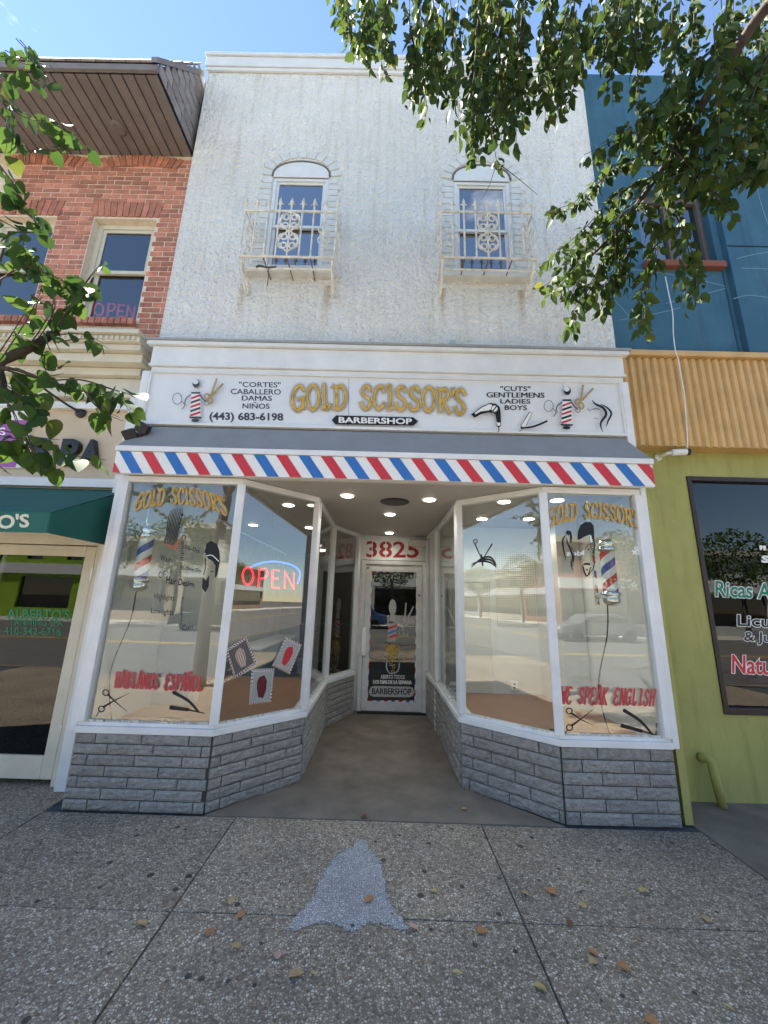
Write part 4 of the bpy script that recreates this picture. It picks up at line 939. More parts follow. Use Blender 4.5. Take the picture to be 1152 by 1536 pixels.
# ---- recessed ceiling lights
spots = [(-.411,3.834,'recessed ceiling light over the entry nearest the awning on the left'), (.445,3.907,'recessed ceiling light over the entry nearest the awning on the right'), (.043,4.645,'recessed ceiling light in the middle of the entry ceiling'), (.051,5.956,'recessed ceiling light just above the house number'),
 (-1.132,4.301,'recessed ceiling light seen through the angled pane above the neon sign'), (-1.969,5.589,'recessed ceiling light deep behind the wide left shop pane'), (-1.156,5.684,'recessed ceiling light far behind the angled pane with the posters'), (1.23,3.909,'recessed ceiling light close behind the angled pane of the right window'),
 (1.212,4.772,'recessed ceiling light above the pegboard hatch'), (1.777,4.701,'recessed ceiling light above the pegboard wall panel'), (1.738,3.80,'recessed ceiling light above the bearded portrait')]
for x, y, lab in spots:
    t = thing('recessed_light', lab, 'ceiling light', (x, y, ZC), 'recessed lights in the shop ceiling')
    MB().lathe([(.062, 0), (.085, 0), (.085, -.006), (.062, -.010)], (x, y, ZC-.0005), (0, 0, 1), 24).build('trim_ring', M_VWHITE, t)
    MB().lathe([(.061, -.0115), (.061, -.0155)], (x, y, ZC), (0, 0, 1), 24).build('lamp_disc', M_LAMP, t)
    ld = bpy.data.lights.new('downlight', 'SPOT'); ld.energy = 3.2 if abs(x) > .6 else 1.3; ld.spot_size = R(140); ld.spot_blend = .6; ld.shadow_soft_size = .05; ld.color = (1, .96, .88)
    lo = bpy.data.objects.new('downlight', ld); COL.objects.link(lo); wparent(lo, t); lo.location = (x, y, ZC-.03)
vt = MB().lathe([(.16, 0), (.16, -.006), (.14, -.012)], (.085, 4.055, ZC-.0006), (0, 0, 1), 28).build('ceiling_speaker', M_BPLASTIC); tag(vt, 'round black grille in the entry ceiling', 'ceiling speaker')
for k, y in enumerate((7.2, 7.9)):
    t = thing('tube_light', 'bright ceiling tube light inside the salon seen through the door, %s of two' % ('nearer', 'farther')[k], 'tube light', (.12, y, ZC), 'tube lights inside the salon')
    box('housing', (-.35, y-.10, ZC-.05), (.60, y+.10, ZC-.0045), M_VWHITE, t); box('diffuser', (-.33, y-.085, ZC-.085), (.58, y+.085, ZC-.0505), M_TUBE, t, bevel=.01)

# barber chair and station inside
ch = thing('barber_chair', 'black barber chair standing in the dim salon behind the angled pane', 'barber chair', (-1.25, 6.9, .01))
box('seat', (-1.52,6.65,.50), (-.98,7.15,.62), M_BPLASTIC, ch, bevel=.03); box('backrest', (-1.50,7.12,.62), (-1.0,7.24,1.2), M_BPLASTIC, ch, bevel=.03)
for s in (-1.58,-.98): box('armrest', (s,6.7,.72), (s+.07,7.15,.78), M_BPLASTIC, ch, bevel=.015)
MB().lathe([(.28,0),(.28,.03),(.06,.06),(.05,.5)], (-1.25,6.9,.01), (0,0,1), 20).build('pedestal', M_CHROME, ch, smooth=True); box('headrest', (-1.36,7.14,1.21), (-1.14,7.22,1.36), M_BPLASTIC, ch, bevel=.02)
cu = thing('counter', 'pale counter along the salon wall behind the chair', 'counter', (-2.1, 7.6, .01))
box('cabinet', (-2.39,6.5,.012), (-2.0,9.0,.80), mat('teal_cabinet', (.08,.22,.26), .5), cu); box('worktop', (-2.395,6.45,.802), (-1.95,9.05,.84), M_VWHITE, cu, bevel=.006)

# ================================================================== LEFT NEIGHBOUR
LB = thing('brick_spa_building', 'red brick building with brown overhanging soffit and cream shopfront', 'building', (-4.5, 3.7, 0))
LX0, LX1, LY = -8.5, -2.505, 3.70
lw = [(-3.62,-2.87,4.60,6.02), (-4.85,-4.08,4.60,6.02)]
bw = wall_holes('brick_wall', LX0, LX1, 4.28, 7.02, LY+.012, LY+.25, lw, M_BMORT, LB)
bme = MB().box((-.5,-.5,-.5), (.5,.5,.5)).mesh('brick', M_BRICK)
rest = MB(); cnt = 0; br_ = random.Random(5)
def put_brick(x0, x1, z0, z1, rot=0.0):
    global cnt
    cx, cz = (x0+x1)/2, (z0+z1)/2; tk = .006+br_.uniform(-.0015, .003)
    if cx < -4.75 or cnt >= 300: rest.box((x0, LY+.013-tk+.012, z0), (x1, LY+.0125, z1)); return
    o = link('brick', bme, bw); o.location = (cx, LY+.012-tk/2+.0005, cz); o.scale = (x1-x0, tk, z1-z0); o.rotation_euler = (0, rot, 0); cnt += 1
z = 4.36; row = 0
while z < 6.93:
    x = LX1+.0 - (0.0 if row % 2 else .105)
    segs = []
    xx = LX1-.004
    first = .1 if row % 2 else .2
    while xx > -6.4:
        wd = first if xx > LX1-.01 else .2; first = .2
        a, b = xx-wd, xx
        for h in lw:   # stop at openings and soldier heads
            if z+.06 > h[2]-.09 and z < h[3]+.30 and (z > h[3]+.26) is False:
                if b > h[0]-.012 and a < h[1]+.012:
                    if z >= h[3]+.24: continue
                    if a < h[0]-.03: b = min(b, h[0]-.012)
                    elif b > h[1]+.03: a = max(a, h[1]+.012)
                    else: a = b = 0
        if b-a > .015: put_brick(a, b, z, z+.055)
        xx -= wd+.016
    z += .0705; row += 1
for h in lw:
    n = 11; wd = (h[1]-h[0]+.1)/n
    for k in range(n):
        x = h[0]-.05+k*wd; f = (k-(n-1)/2)/n
        o = link('brick', bme, bw); o.location = (x+wd/2, LY+.009, h[3]+.135); o.scale = (wd-.016, .022, .22); o.rotation_euler = (0, f*.35, 0)
    for k in range(n):
        x = h[0]-.02+k*(h[1]-h[0]+.04)/n; o = link('brick', bme, bw); o.location = (x+.03, LY-.015, h[2]-.045); o.scale = (.062, .06, .075)
    # arched relieving course under the soffit
    for k in range(13):
        f = (k-6)/6; o = link('brick', bme, bw); o.location = ((h[0]+h[1])/2+.05+f*.46, LY+.008, 6.93-.05*f*f); o.scale = (.056, .024, .17); o.rotation_euler = (0, f*.45, 0)
ro = rest.build('far_bricks', M_BRICK, bw); ro['kind'] = 'stuff'
def left_window(h, neon_text):
    f = .06; y0 = LY+.09; a, b, c, d = h
    mb = MB()
    mb.box((a, y0, c), (a+f, y0+.10, d)); mb.box((b-f, y0, c), (b, y0+.10, d)); mb.box((a+f, y0, d-f), (b-f, y0+.10, d)); mb.box((a+f, y0, c), (b-f, y0+.10, c+f))
    win = mb.build('window', M_CTRIM, LB, bevel=.005); zm = c+.72; s = MB()
    for z0, z1, yy in ((zm, d-f, y0+.02), (c+f, zm+.05, y0+.05)):
        s.box((a+f, yy, z0), (a+f+.04, yy+.03, z1)); s.box((b-f-.04, yy, z0), (b-f, yy+.03, z1)); s.box((a+f+.04, yy, z1-.04), (b-f-.04, yy+.03, z1)); s.box((a+f+.04, yy, z0), (b-f-.04, yy+.03, z0+.045))
    s.build('sash', M_CTRIM, win); box('pane', (a+f+.04, y0+.03, zm+.04), (b-f-.04, y0+.036, d-f-.04), M_TINT, win); box('pane', (a+f+.04, y0+.062, c+f+.04), (b-f-.04, y0+.068, zm+.01), M_TINT, win)
    box('blind', (a+.03, y0+.16, zm-.02), (b-.03, y0+.165, d-.02), mat('pale_blind', (.45,.48,.52), .8), win)
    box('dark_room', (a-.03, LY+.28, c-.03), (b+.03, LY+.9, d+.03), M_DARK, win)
for h in lw: left_window(h, True)
t = thing('pink_neon_sign', 'pink neon open sign inside the lower pane of the brick building window', 'neon sign', (-3.3, LY+.2, 4.75))
pz = planeY(LY+.20); M_NEONP = emit('neon_pink', (1.0, .08, .16), .7)
for st in ([(148+7*math.cos(a*math.pi/7), 464+9*math.sin(a*math.pi/7)) for a in range(15)], [(161,474),(163,455),(171,456),(173,461),(169,466),(162,466)], [(187,458),(178,457),(176,474),(186,475)], [(177,466),(185,467)], [(190,475),(192,458),(200,477),(202,460)]):
    MB().tube([pz.at(x, y) for x, y in st], .010, 6).build('neon_letter', M_NEONP, t, smooth=True)
# soffit, mansard, roof
EY, EZ = 2.92, 7.03
sf = box('soffit', (LX0, EY+.005, EZ+.012), (-2.565, LY+.24, EZ+.05), M_DARK, LB)
x = -2.57
for k in range(24):
    a = x-.128; o = box('soffit_board', (a, EY+.02, EZ-.010), (x-.014, LY+.012, EZ+.0115), M_SOFF, sf, bevel=.004); x = a
MB().lathe([(.03,-.03),(.055,-.03),(.075,-.022),(.085,-.012),(.085,0)][::-1], (-3.32, 3.42, EZ-.0045), (0,0,1), 22).build('soffit_light', M_SOFF, LB)
ev = box('eave_trim', (LX0, EY-.03, EZ-.015), (-2.555, EY+.004, EZ+.07), M_SOFF, LB, bevel=.004)
MB().prism([(LX0,EY-.02,EZ+.071),(LX0,3.62,8.33),(LX0,9.0,8.33),(LX0,9.0,EZ+.071)], (LX0*-1-2.585,0,0)).build('mansard', mat('dark_felt', (.08,.08,.08), .9), LB)
box('upper_block', (LX0, LY+.95, 4.29), (-2.51, 14, 8.3), M_MORT, LB)
shm = MB().box((-.5,-.5,-.5), (.5,.5,.5)).mesh('shingle', M_SHING)
sl = math.atan2(8.33-EZ, 3.62-EY)
for r in range(9):      # shingles on the sloping front edge
    for k in range(14):
        o = link('shingle', shm, LB); f = (r+.5)/9; o.location = (-2.66-k*.16-(.08 if r % 2 else 0), EY-.02+(3.62-EY)*f-.02, EZ+.10+(8.33-EZ)*f); o.scale = (.15, .18, .018); o.rotation_euler = (sl+.05, 0, 0)
for r in range(8):      # shingled gable end facing the stucco wall
    zz = EZ+.03+r*.155; y0 = EY+(zz-EZ)/(8.33-EZ)*(3.62-EY); n = max(1, int((3.68-y0)/.13))
    for k in range(n):
        wd = (3.68-y0)/n; o = link('shingle', shm, LB); o.location = (-2.575+.004*(k % 2), y0+wd*(k+.5), zz+.08); o.scale = (.016, wd-.008, .165); o.rotation_euler = (0, -.05, 0)
MB().prism([(-2.62,EY-.05,EZ+.06),(-2.62,EY-.05,EZ+.14),(-2.62,3.63,8.40),(-2.62,3.63,8.30)], (.062,0,0)).build('rake_trim', M_SHING, LB)
# cornice of the shopfront
c0 = MB(); prof = [(3.66, 3.62, 3.84), (3.60, 3.845, 3.93), (3.50, 3.935, 4.03), (3.44, 4.035, 4.10), (3.40, 4.105, 4.17), (3.36, 4.175, 4.22)]
for y, z0, z1 in prof: c0.box((LX0, y, z0), (-2.58-(.05 if y > 3.55 else 0)+(3.62-y)*.12, 3.74, z1))
co = c0.build('spa_cornice', M_CTRIM, LB, bevel=.006)
for k in range(46): box('dentil', (-2.62-k*.055, 3.385, 4.118), (-2.595-k*.055, 3.3995, 4.158), M_CTRIM, co)
box('shopfront_wall', (LX0, 3.745, 2.20), (-2.70, 3.95, 4.285), M_CREAM, LB); box('upper_ledge', (LX0, 3.69, 3.50), (-2.70, 3.744, 3.575), M_WHITE, LB, bevel=.004); box('lower_ledge', (LX0, 3.68, 2.64), (-2.60, 3.744, 2.73), M_WHITE, LB, bevel=.004)
box('end_pilaster', (-2.695, 3.62, 0), (-2.50, 3.95, 3.61), M_WHITE, LB, bevel=.006)
# door of the spa
dfm = MB(); dfm.box((-2.79, 3.70, .0), (-2.70, 3.80, 2.198)); dfm.box((-3.95, 3.70, 2.06), (-2.7905, 3.80, 2.198)); dfm.box((-3.95,3.70,0),(-3.85,3.80,2.0595))
sd_ = dfm.build('spa_door', M_CTRIM, LB, bevel=.004)
q = MB(); q.box((-2.90, 3.71, .05), (-2.80, 3.76, 2.05)); q.box((-3.84, 3.71, .05), (-3.74, 3.76, 2.05)); q.box((-3.739, 3.71, 1.95), (-2.901, 3.76, 2.05)); q.box((-3.739, 3.71, .05), (-2.901, 3.76, .23)); q.build('stile_and_rail', M_CTRIM, sd_, bevel=.004)
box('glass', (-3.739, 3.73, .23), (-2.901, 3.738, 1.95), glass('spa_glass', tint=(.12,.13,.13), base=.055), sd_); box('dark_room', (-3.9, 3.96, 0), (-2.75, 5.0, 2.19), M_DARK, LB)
for z in (.35, 1.72): box('hinge', (-2.803, 3.695, z), (-2.785, 3.709, z+.13), M_ALU, sd_)
p = Print(planeY(3.729), .001); p.line("ALBERTO'S", 10, 105, 912, 928, M_VGREEN, .02, bold=.02); p.line('TANNING SPA', 14, 95, 928, 938, M_VGREEN, .02, bold=.012); p.line('410-342-6716', 6, 92, 940, 952, M_VGREEN, .02, bold=.012); p.build('door_lettering', sd_)
# side wall left of the door (off frame)
box('side_panel', (LX0, 3.745, 0), (-3.96, 3.95, 2.199), M_CREAM, LB)
# letters SPA
for ch_, x0, x1 in (('S', 45, 83), ('P', 92, 128), ('A', 122, 160)):
    cu_ = bpy.data.curves.new('letter', 'FONT'); cu_.body = ch_; cu_.offset = .03; cu_.extrude = .09; cu_.bevel_depth = .02; o_ = bpy.data.objects.new('letter', cu_); me = bpy.data.meshes.new_from_object(o_); bpy.data.objects.remove(o_); bpy.data.curves.remove(cu_)
    xs = [v.co.x for v in me.vertices]; ys = [v.co.y for v in me.vertices]; a_, b_ = min(xs), max(xs); c_, d_ = min(ys), max(ys)
    P0, P1 = onY(x0, 697, 3.74), onY(x1, 655, 3.74)
    for v in me.vertices: v.co = Vector((P0.x+(v.co.x-a_)/(b_-a_)*(P1.x-P0.x), 3.715-v.co.z*.28, 2.87+(v.co.y-c_)/(d_-c_)*.285))
    me.materials.clear(); me.materials.append(M_BPLASTIC); link('sign_letter', me, LB)
# gooseneck lamp
gl_ = thing('gooseneck_lamp', 'black gooseneck wall lamp above the spa letters, half hidden by leaves', 'wall lamp', tuple(onY(122, 620, 3.74)))
b0 = onY(122, 620, 3.742); MB().lathe([(.055, 0), (.055, .02), (.03, .035)], tuple(b0), (0, -1, 0), 16).build('wall_plate', M_BPLASTIC, gl_)
arm = [b0, b0+Vector((-.09,-.12,.05)), b0+Vector((-.22,-.25,.14)), b0+Vector((-.33,-.40,.24)), b0+Vector((-.40,-.48,.20)), b0+Vector((-.42,-.52,.08))]
MB().tube(catmull(arm, 5), .012, 8).build('arm', M_BPLASTIC, gl_); e_ = b0+Vector((-.42,-.52,.08)); MB().lathe([(.025, .02), (.04, 0), (.11, -.09), (.12, -.12)], tuple(e_), (0, 0, 1), 18).build('lamp_shade', M_BPLASTIC, gl_, smooth=True)
# purple and white panel sign
ps_ = thing('panel_sign', 'white and purple panel sign at the left edge of the cream wall', 'sign', tuple(onY(10, 700, 3.72)))
a_, b_ = onY(-60, 598, 3.72), onY(31, 702, 3.72); box('board', (a_.x, 3.715, b_.z), (b_.x, 3.744, a_.z), M_VWHITE, ps_)
a_, b_ = onY(-60, 628, 3.71), onY(22, 702, 3.71); box('purple_field', (a_.x, 3.709, b_.z+.01), (b_.x, 3.7145, a_.z), flat('purple_print', (.36,.10,.38), .5), ps_)
p = Print(planeY(3.709), .001); p.line('S', -1, 8, 641, 653, M_VWHITE, .02, bold=.02); p.build('lettering', ps_)
# green canvas awning
ga = thing('green_awning', 'dark green canvas awning over the spa door', 'awning', (-3.4, 3.3, 2.05))
MB().add([(-6,3.735,2.63),(-2.62,3.735,2.63),(-2.62,2.93,2.215),(-6,2.93,2.215),(-6,3.735,2.60),(-2.62,3.735,2.60),(-2.62,2.945,2.19),(-6,2.945,2.19)], [(0,3,2,1),(4,5,6,7),(0,1,5,4),(2,3,7,6)]).build('canopy_top', M_GREENAW, ga)
box('front_valance', (-6, 2.922, 2.05), (-2.62, 2.929, 2.21), M_GREENAW, ga)
MB().prism([(-2.619,3.735,2.62),(-2.619,2.925,2.21),(-2.619,2.925,2.05),(-2.619,3.735,2.05)], (.006,0,0)).build('end_panel', M_GREENAW, ga)
p = Print(planeY(2.922), .001); p.text("O'S", [(-4,772),(44,770),(44,791),(-4,794)], flat('cream_print', (.62,.60,.48), .6), bold=.03); p.build('lettering', ga)

# ================================================================== RIGHT NEIGHBOUR
RB = thing('blue_and_green_building', 'building with blue stucco above, tan ribbed metal band and olive green shopfront', 'building', (4.5, 3.7, 0))
RX0, RX1, RY = 2.42, 9.0, 3.70
rw = (2.93, 3.78, 5.52, 6.62)
wall_holes('blue_wall', RX0, 3.86, 4.30, 8.60, RY, RY+.25, [rw], M_TEAL, RB)
box('blue_panel', (3.862, RY-.06, 4.30), (RX1, RY+.25, 8.60), M_TEAL, RB, bevel=.006)
for z, x0, x1, y in ((5.72, 3.87, RX1, RY-.062), (5.72, RX0, 2.90, RY-.002), (7.0, 3.87, RX1, RY-.062), (7.0, RX0, 3.86, RY-.002)): box('groove', (x0, y, z), (x1, y+.004, z+.018), M_DARK, RB)
MB().prism([(3.80,RY-.004,4.36),(3.815,RY-.004,4.36),(3.815,RY-.004,5.46),(3.80,RY-.004,5.46)], (0,.003,0)).build('groove', mat('deep_blue', (.012,.05,.10), .7), RB)
box('upper_block', (RX0+.01, RY+.92, 4.0), (RX1, 14, 8.55), M_TEAL, RB)
wf = MB(); a, b, c, d = rw; y0 = RY+.08
for lo, hi in (((a,c),(a+.05,d)), ((b-.05,c),(b,d)), ((a+.05,d-.10),(b-.05,d)), ((a+.05,c),(b-.05,c+.05)), (((a+b)/2-.04,c+.05),((a+b)/2+.04,d-.10))): wf.box((lo[0], y0, lo[1]), (hi[0], y0+.09, hi[1]))
rwin = wf.build('window', mat('grey_bronze', (.12,.10,.09), .5), RB, bevel=.004); box('pane', (a+.05, y0+.04, c+.05), ((a+b)/2-.04, y0+.046, d-.10), glass('mirror_pane', tint=(.2,.22,.24), base=.4), rwin); box('pane', ((a+b)/2+.04, y0+.04, c+.05), (b-.05, y0+.046, d-.10), glass('mirror_pane_b', tint=(.12,.14,.14), base=.3), rwin)
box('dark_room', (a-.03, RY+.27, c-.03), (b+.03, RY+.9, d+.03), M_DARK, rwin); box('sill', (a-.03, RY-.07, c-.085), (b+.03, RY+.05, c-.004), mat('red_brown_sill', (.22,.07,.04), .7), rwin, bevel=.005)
pb = Print(planeY(RY), .003); pale = flat('pale_crack_filler', (.20,.33,.40), .8)
for st in ([(905,410),(960,405),(1040,418),(1090,430)], [(1000,455),(1060,440),(1090,432)], [(930,480),(985,470),(1020,462)], [(900,430),(940,470),(955,500)]): pb.stroke(st, .9, pale, smooth=True)
pb.build('filled_crack', RB); pb = Print(planeY(RY-.06), .003)
for st in ([(1105,388),(1130,382),(1165,376)], [(1100,448),(1125,443),(1165,448)], [(1112,402),(1165,404)], [(1125,240),(1140,300),(1155,345)]): pb.stroke(st, .9, pale, smooth=True)
pb.build('filled_crack', RB)
# ribbed tan band
rib = MB(); n = 62; x = RX0-.05; pts = []
while x < RX1: pts += [(x, RY-.05), (x+.018, RY-.075), (x+.052, RY-.075), (x+.066, RY-.05)]; x += .082
vs = [(px_, py_, z) for z in (3.215, 4.22) for px_, py_ in pts]; m_ = len(pts); rib.add(vs, [(i, i+1, m_+i+1, m_+i) for i in range(m_-1)]); rib.build('ribbed_band', M_TAN, RB)
box('band_core', (RX0-.045, RY-.045, 3.222), (RX1, RY+.2, 4.225), M_TAN, RB); box('band_cap', (RX0-.06, RY-.11, 4.228), (RX1, RY+.02, 4.292), M_TAN, RB, bevel=.004)
gw = (3.09, 5.2, .70, 2.955)
wall_holes('green_wall', RX0-.015, RX1, 0, 3.30, 3.80, 4.0, [gw], M_LIME, RB)
box('return_wall', (2.355, 3.42, 0), (2.418, 3.795, 2.66), M_LIME, RB)
f = MB(); a, b, c, d = gw; y0 = 3.785
for lo, hi in (((a,c),(a+.045,d)), ((b-.045,c),(b,d)), ((a+.045,d-.045),(b-.045,d)), ((a+.045,c),(b-.045,c+.06))): f.box((lo[0], y0, lo[1]), (hi[0], y0+.09, hi[1]))
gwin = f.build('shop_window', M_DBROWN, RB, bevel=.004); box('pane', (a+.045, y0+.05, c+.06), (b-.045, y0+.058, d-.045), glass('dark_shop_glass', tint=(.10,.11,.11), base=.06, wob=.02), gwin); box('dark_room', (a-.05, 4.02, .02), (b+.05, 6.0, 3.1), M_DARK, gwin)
p = Print(planeY(y0+.05), .002)
for t_, x0, x1, y0_, y1_, m_in in (('Ricas A', 1072, 1158, 870, 896, M_VGREEN), ('Licu', 1105, 1156, 921, 940, M_BLACK), ('& Ju', 1115, 1157, 946, 967, M_BLACK), ('Natu', 1097, 1158, 981, 1011, M_VRED)):
    p.line(t_, x0, x1, y0_, y1_, M_VWHITE, .05, bold=.055).line(t_, x0+1, x1-1, y0_+1, y1_-1, m_in, .05, bold=.018); p.build('window_lettering', gwin); p = Print(planeY(y0+.05), .002)
p.line('"', 1139, 1149, 818, 825, M_VWHITE, .05, bold=.03).line('s', 1142, 1154, 833, 844, M_VWHITE, .05, bold=.03); p.build('window_lettering', gwin)
# drain pipe stub
pp_ = [onY(1054, 1137, 3.77), onY(1061, 1136, 3.74), onY(1067, 1143, 3.72), onY(1071, 1160, 3.71)]; pp_.append(Vector((pp_[-1].x+.03, 3.71, .004)))
dpz = MB().tube([Vector((pp_[0].x, 3.80, pp_[0].z))]+pp_, .035, 12).build('drain_pipe', M_LIME, None, smooth=True); tag(dpz, 'green painted drain pipe stub elbowing out of the olive wall', 'pipe')
# security camera and cable
sc_ = thing('security_camera', 'small white security camera under the tan ribbed band', 'camera', tuple(onY(1010, 677, 3.75)))
c_ = onY(1003, 679, 3.64); e_ = onY(1030, 678, 3.66)
MB().lathe([(.035, 0), (.035, .03), (.02, .045)], (c_.x-.01, 3.80, c_.z), (0, -1, 0), 14).build('mount', M_VWHITE, sc_); MB().tube([(c_.x-.01, 3.76, c_.z), (c_.x, 3.66, c_.z), (c_.x+.05, 3.63, c_.z)], .018, 8).build('arm', M_VWHITE, sc_)
MB().tube([(c_.x+.03, 3.635, c_.z), (c_.x+.15, 3.60, c_.z-.005)], .032, 12).build('body', M_VWHITE, sc_); MB().tube([(c_.x+.151, 3.60, c_.z-.005), (c_.x+.175, 3.593, c_.z-.006)], .034, 12).build('lens_hood', M_BPLASTIC, sc_)
wp_ = [(998,415),(1003,440),(1009,470),(1010,500),(1013,525),(1018,541),(1020,556),(1026,590),(1029,625),(1031,655),(1031,672)]
wire = MB().tube(catmull([tuple(onY(x, y, 3.70-.085-(.06 if y > 520 else .0))) for x, y in wp_], 4), .0055, 6).build('white_cable', M_VWHITE, None, smooth=True); tag(wire, 'white cable hanging down the blue wall and tan band to the camera', 'cable')

# ================================================================== ACROSS THE STREET (seen in the glass)
ofx = [(-29,-20.5,6.0,(.28,.45,.03),'lime green'), (-20.4,-14.2,5.6,(.45,.36,.26),'tan'), (-14.1,-7.6,6.6,(.62,.53,.38),'cream'), (-7.5,-1.4,5.6,(.30,.12,.08),'brick red'), (-1.3,5.2,6.2,(.55,.53,.49),'pale grey'), (5.3,11.9,5.5,(.50,.40,.24),'sand'), (12,19,6.4,(.40,.15,.10),'rust red'), (19.1,27,5.8,(.55,.55,.5),'off white'), (-38,-29.1,6.6,(.36,.14,.09),'dark brick'), (-50,-38.1,5.4,(.58,.52,.42),'buff'), (-66,-50.1,7.0,(.42,.42,.42),'stone grey'), (27.1,37,6.2,(.50,.30,.18),'terracotta'), (37.1,50,5.6,(.56,.54,.50),'chalk white'), (50.1,66,6.8,(.30,.20,.14),'brown')]
for x0, x1, h, col_, nm in ofx:
    t = thing('street_building', '%s two-storey shop building across the street' % nm, 'building', (x0, -20, 0), 'buildings across the street')
    wall = mat('facade_'+nm.replace(' ', '_'), col_, .8, .1, 2); wn_ = 3; wd = (x1-x0)/wn_; holes = []
    for k in range(wn_): holes.append((x0+wd*(k+.3), x0+wd*(k+.7), 3.9, 5.0))
    holes.append((x0+(3.6 if 'lime' in nm else .5), x1-(1.2 if 'lime' in nm else .5), .6, 2.7))
    o = wall_holes('wall', x0, x1, 0, h, -20, -19.7, holes, wall, t)
    box('rear_block', (x0+.02, -27, 0), (x1-.02, -20.4, h-.1), wall, t); box('cornice', (x0, -19.69, h-.35), (x1, -19.4, h+.05), M_CTRIM, t)
    for hh in holes: box('pane', (hh[0], -19.9, hh[2]), (hh[1], -19.88, hh[3]), M_TINT, t)
    box('sign_band', (x0+.4, -19.69, 2.9), (x1-.4, -19.55, 3.6), M_VWHITE, t)
for x in (-7.2, 6.5):
    t = thing('street_lamp', 'dark street lamp post at the far kerb %s' % ('before the brick red shop' if x < 0 else 'before the sand coloured shop'), 'street lamp', (x, -16.5, 0), 'street lamps across the street')
    MB().tube([(x,-16.5,0),(x,-16.5,4.2)], .08, 10, r1=.05).build('pole', M_BPLASTIC, t); MB().lathe([(.10,0),(.17,.25),(.15,.42),(.02,.55)], (x,-16.5,4.2), (0,0,1), 12).build('lantern', M_VWHITE, t)

def car(x, y, paint, label):
    t = thing('parked_car', label, 'car', (x, y, -.146), 'cars parked across the street'); z = -.146
    side = [(-2.2,.35),(-2.25,.75),(-1.9,.88),(-1.2,.95),(-.6,1.42),(.9,1.45),(1.6,.98),(2.15,.9),(2.25,.6),(2.2,.35)]
    MB().prism([(x+a, y-.85, z+b) for a, b in side], (0, 1.7, 0)).build('body', paint, t, bevel=.06)
    for yy in (y-.853, y+.85): MB().prism([(x+a, yy, z+b) for a, b in ((-1.05,.96),(-.55,1.36),(.85,1.38),(1.4,.98))], (0, .004, 0)).build('side_window', M_BPLASTIC, t)
    for wx in (-1.4, 1.4):
        for wy in (y-.87, y+.67): wl = MB().lathe([(.1,0),(.32,0),(.33,.03),(.33,.17),(.32,.2)], (x+wx, wy, z+.33), (0,1,0), 18).build('wheel', M_BPLASTIC, t); MB().lathe([(.05,-.004),(.2,-.004)], (x+wx, wy+.0 if wy < y else wy+.204, z+.33), (0,1,0), 12).build('rim', M_ALU, wl)
    for wy in (y-.6, y+.45): box('headlight', (x-2.262, wy, z+.62), (x-2.2, wy+.2, z+.74), M_VWHITE, t)
car(-9.0, -15.0, mat('car_black', (.02,.02,.022), .25, .02), 'black car parked at the far kerb before the cream shop'); car(-2.0, -15.0, mat('car_blue', (.05,.10,.22), .25, .02), 'dark blue car parked at the far kerb before the brick red shop'); car(4.5, -15.0, mat('car_silver', (.45,.46,.47), .25, .02), 'silver car parked at the far kerb before the pale grey shop'); car(12.0, -15.0, mat('car_grey', (.12,.12,.13), .25, .02), 'dark grey car parked at the far kerb before the rust red shop')

# ================================================================== TREES
def leaf_mesh(name, outline, m, fold=.22, curl=.25):
    mb = MB(); n = len(outline); vs = []
    for i, (y, hw) in enumerate(outline):
        c = -curl*(y**2)*.5
        vs += [(-hw, y, hw*fold+c), (0, y, c), (hw, y, hw*fold+c)]
    fs = []
    for i in range(n-1): fs += [(3*i, 3*i+1, 3*i+4, 3*i+3), (3*i+1, 3*i+2, 3*i+5, 3*i+4)]
    me = mb.add(vs, fs).mesh(name, m, True); return me
LEAFR = [leaf_mesh('leaf', [(0,.008),(.07,.13),(.2,.24),(.4,.29),(.6,.25),(.78,.16),(.9,.07),(1.0,.006)], M_LEAFR, .25, c) for c in (.1, .35, .6)]
LEAFL = [leaf_mesh('leaf', [(0,.01),(-.03,.2),(.06,.36),(.24,.45),(.45,.43),(.65,.33),(.82,.18),(.92,.07),(1.0,.006)], M_LEAFL, .2, c) for c in (.1, .35, .6)]
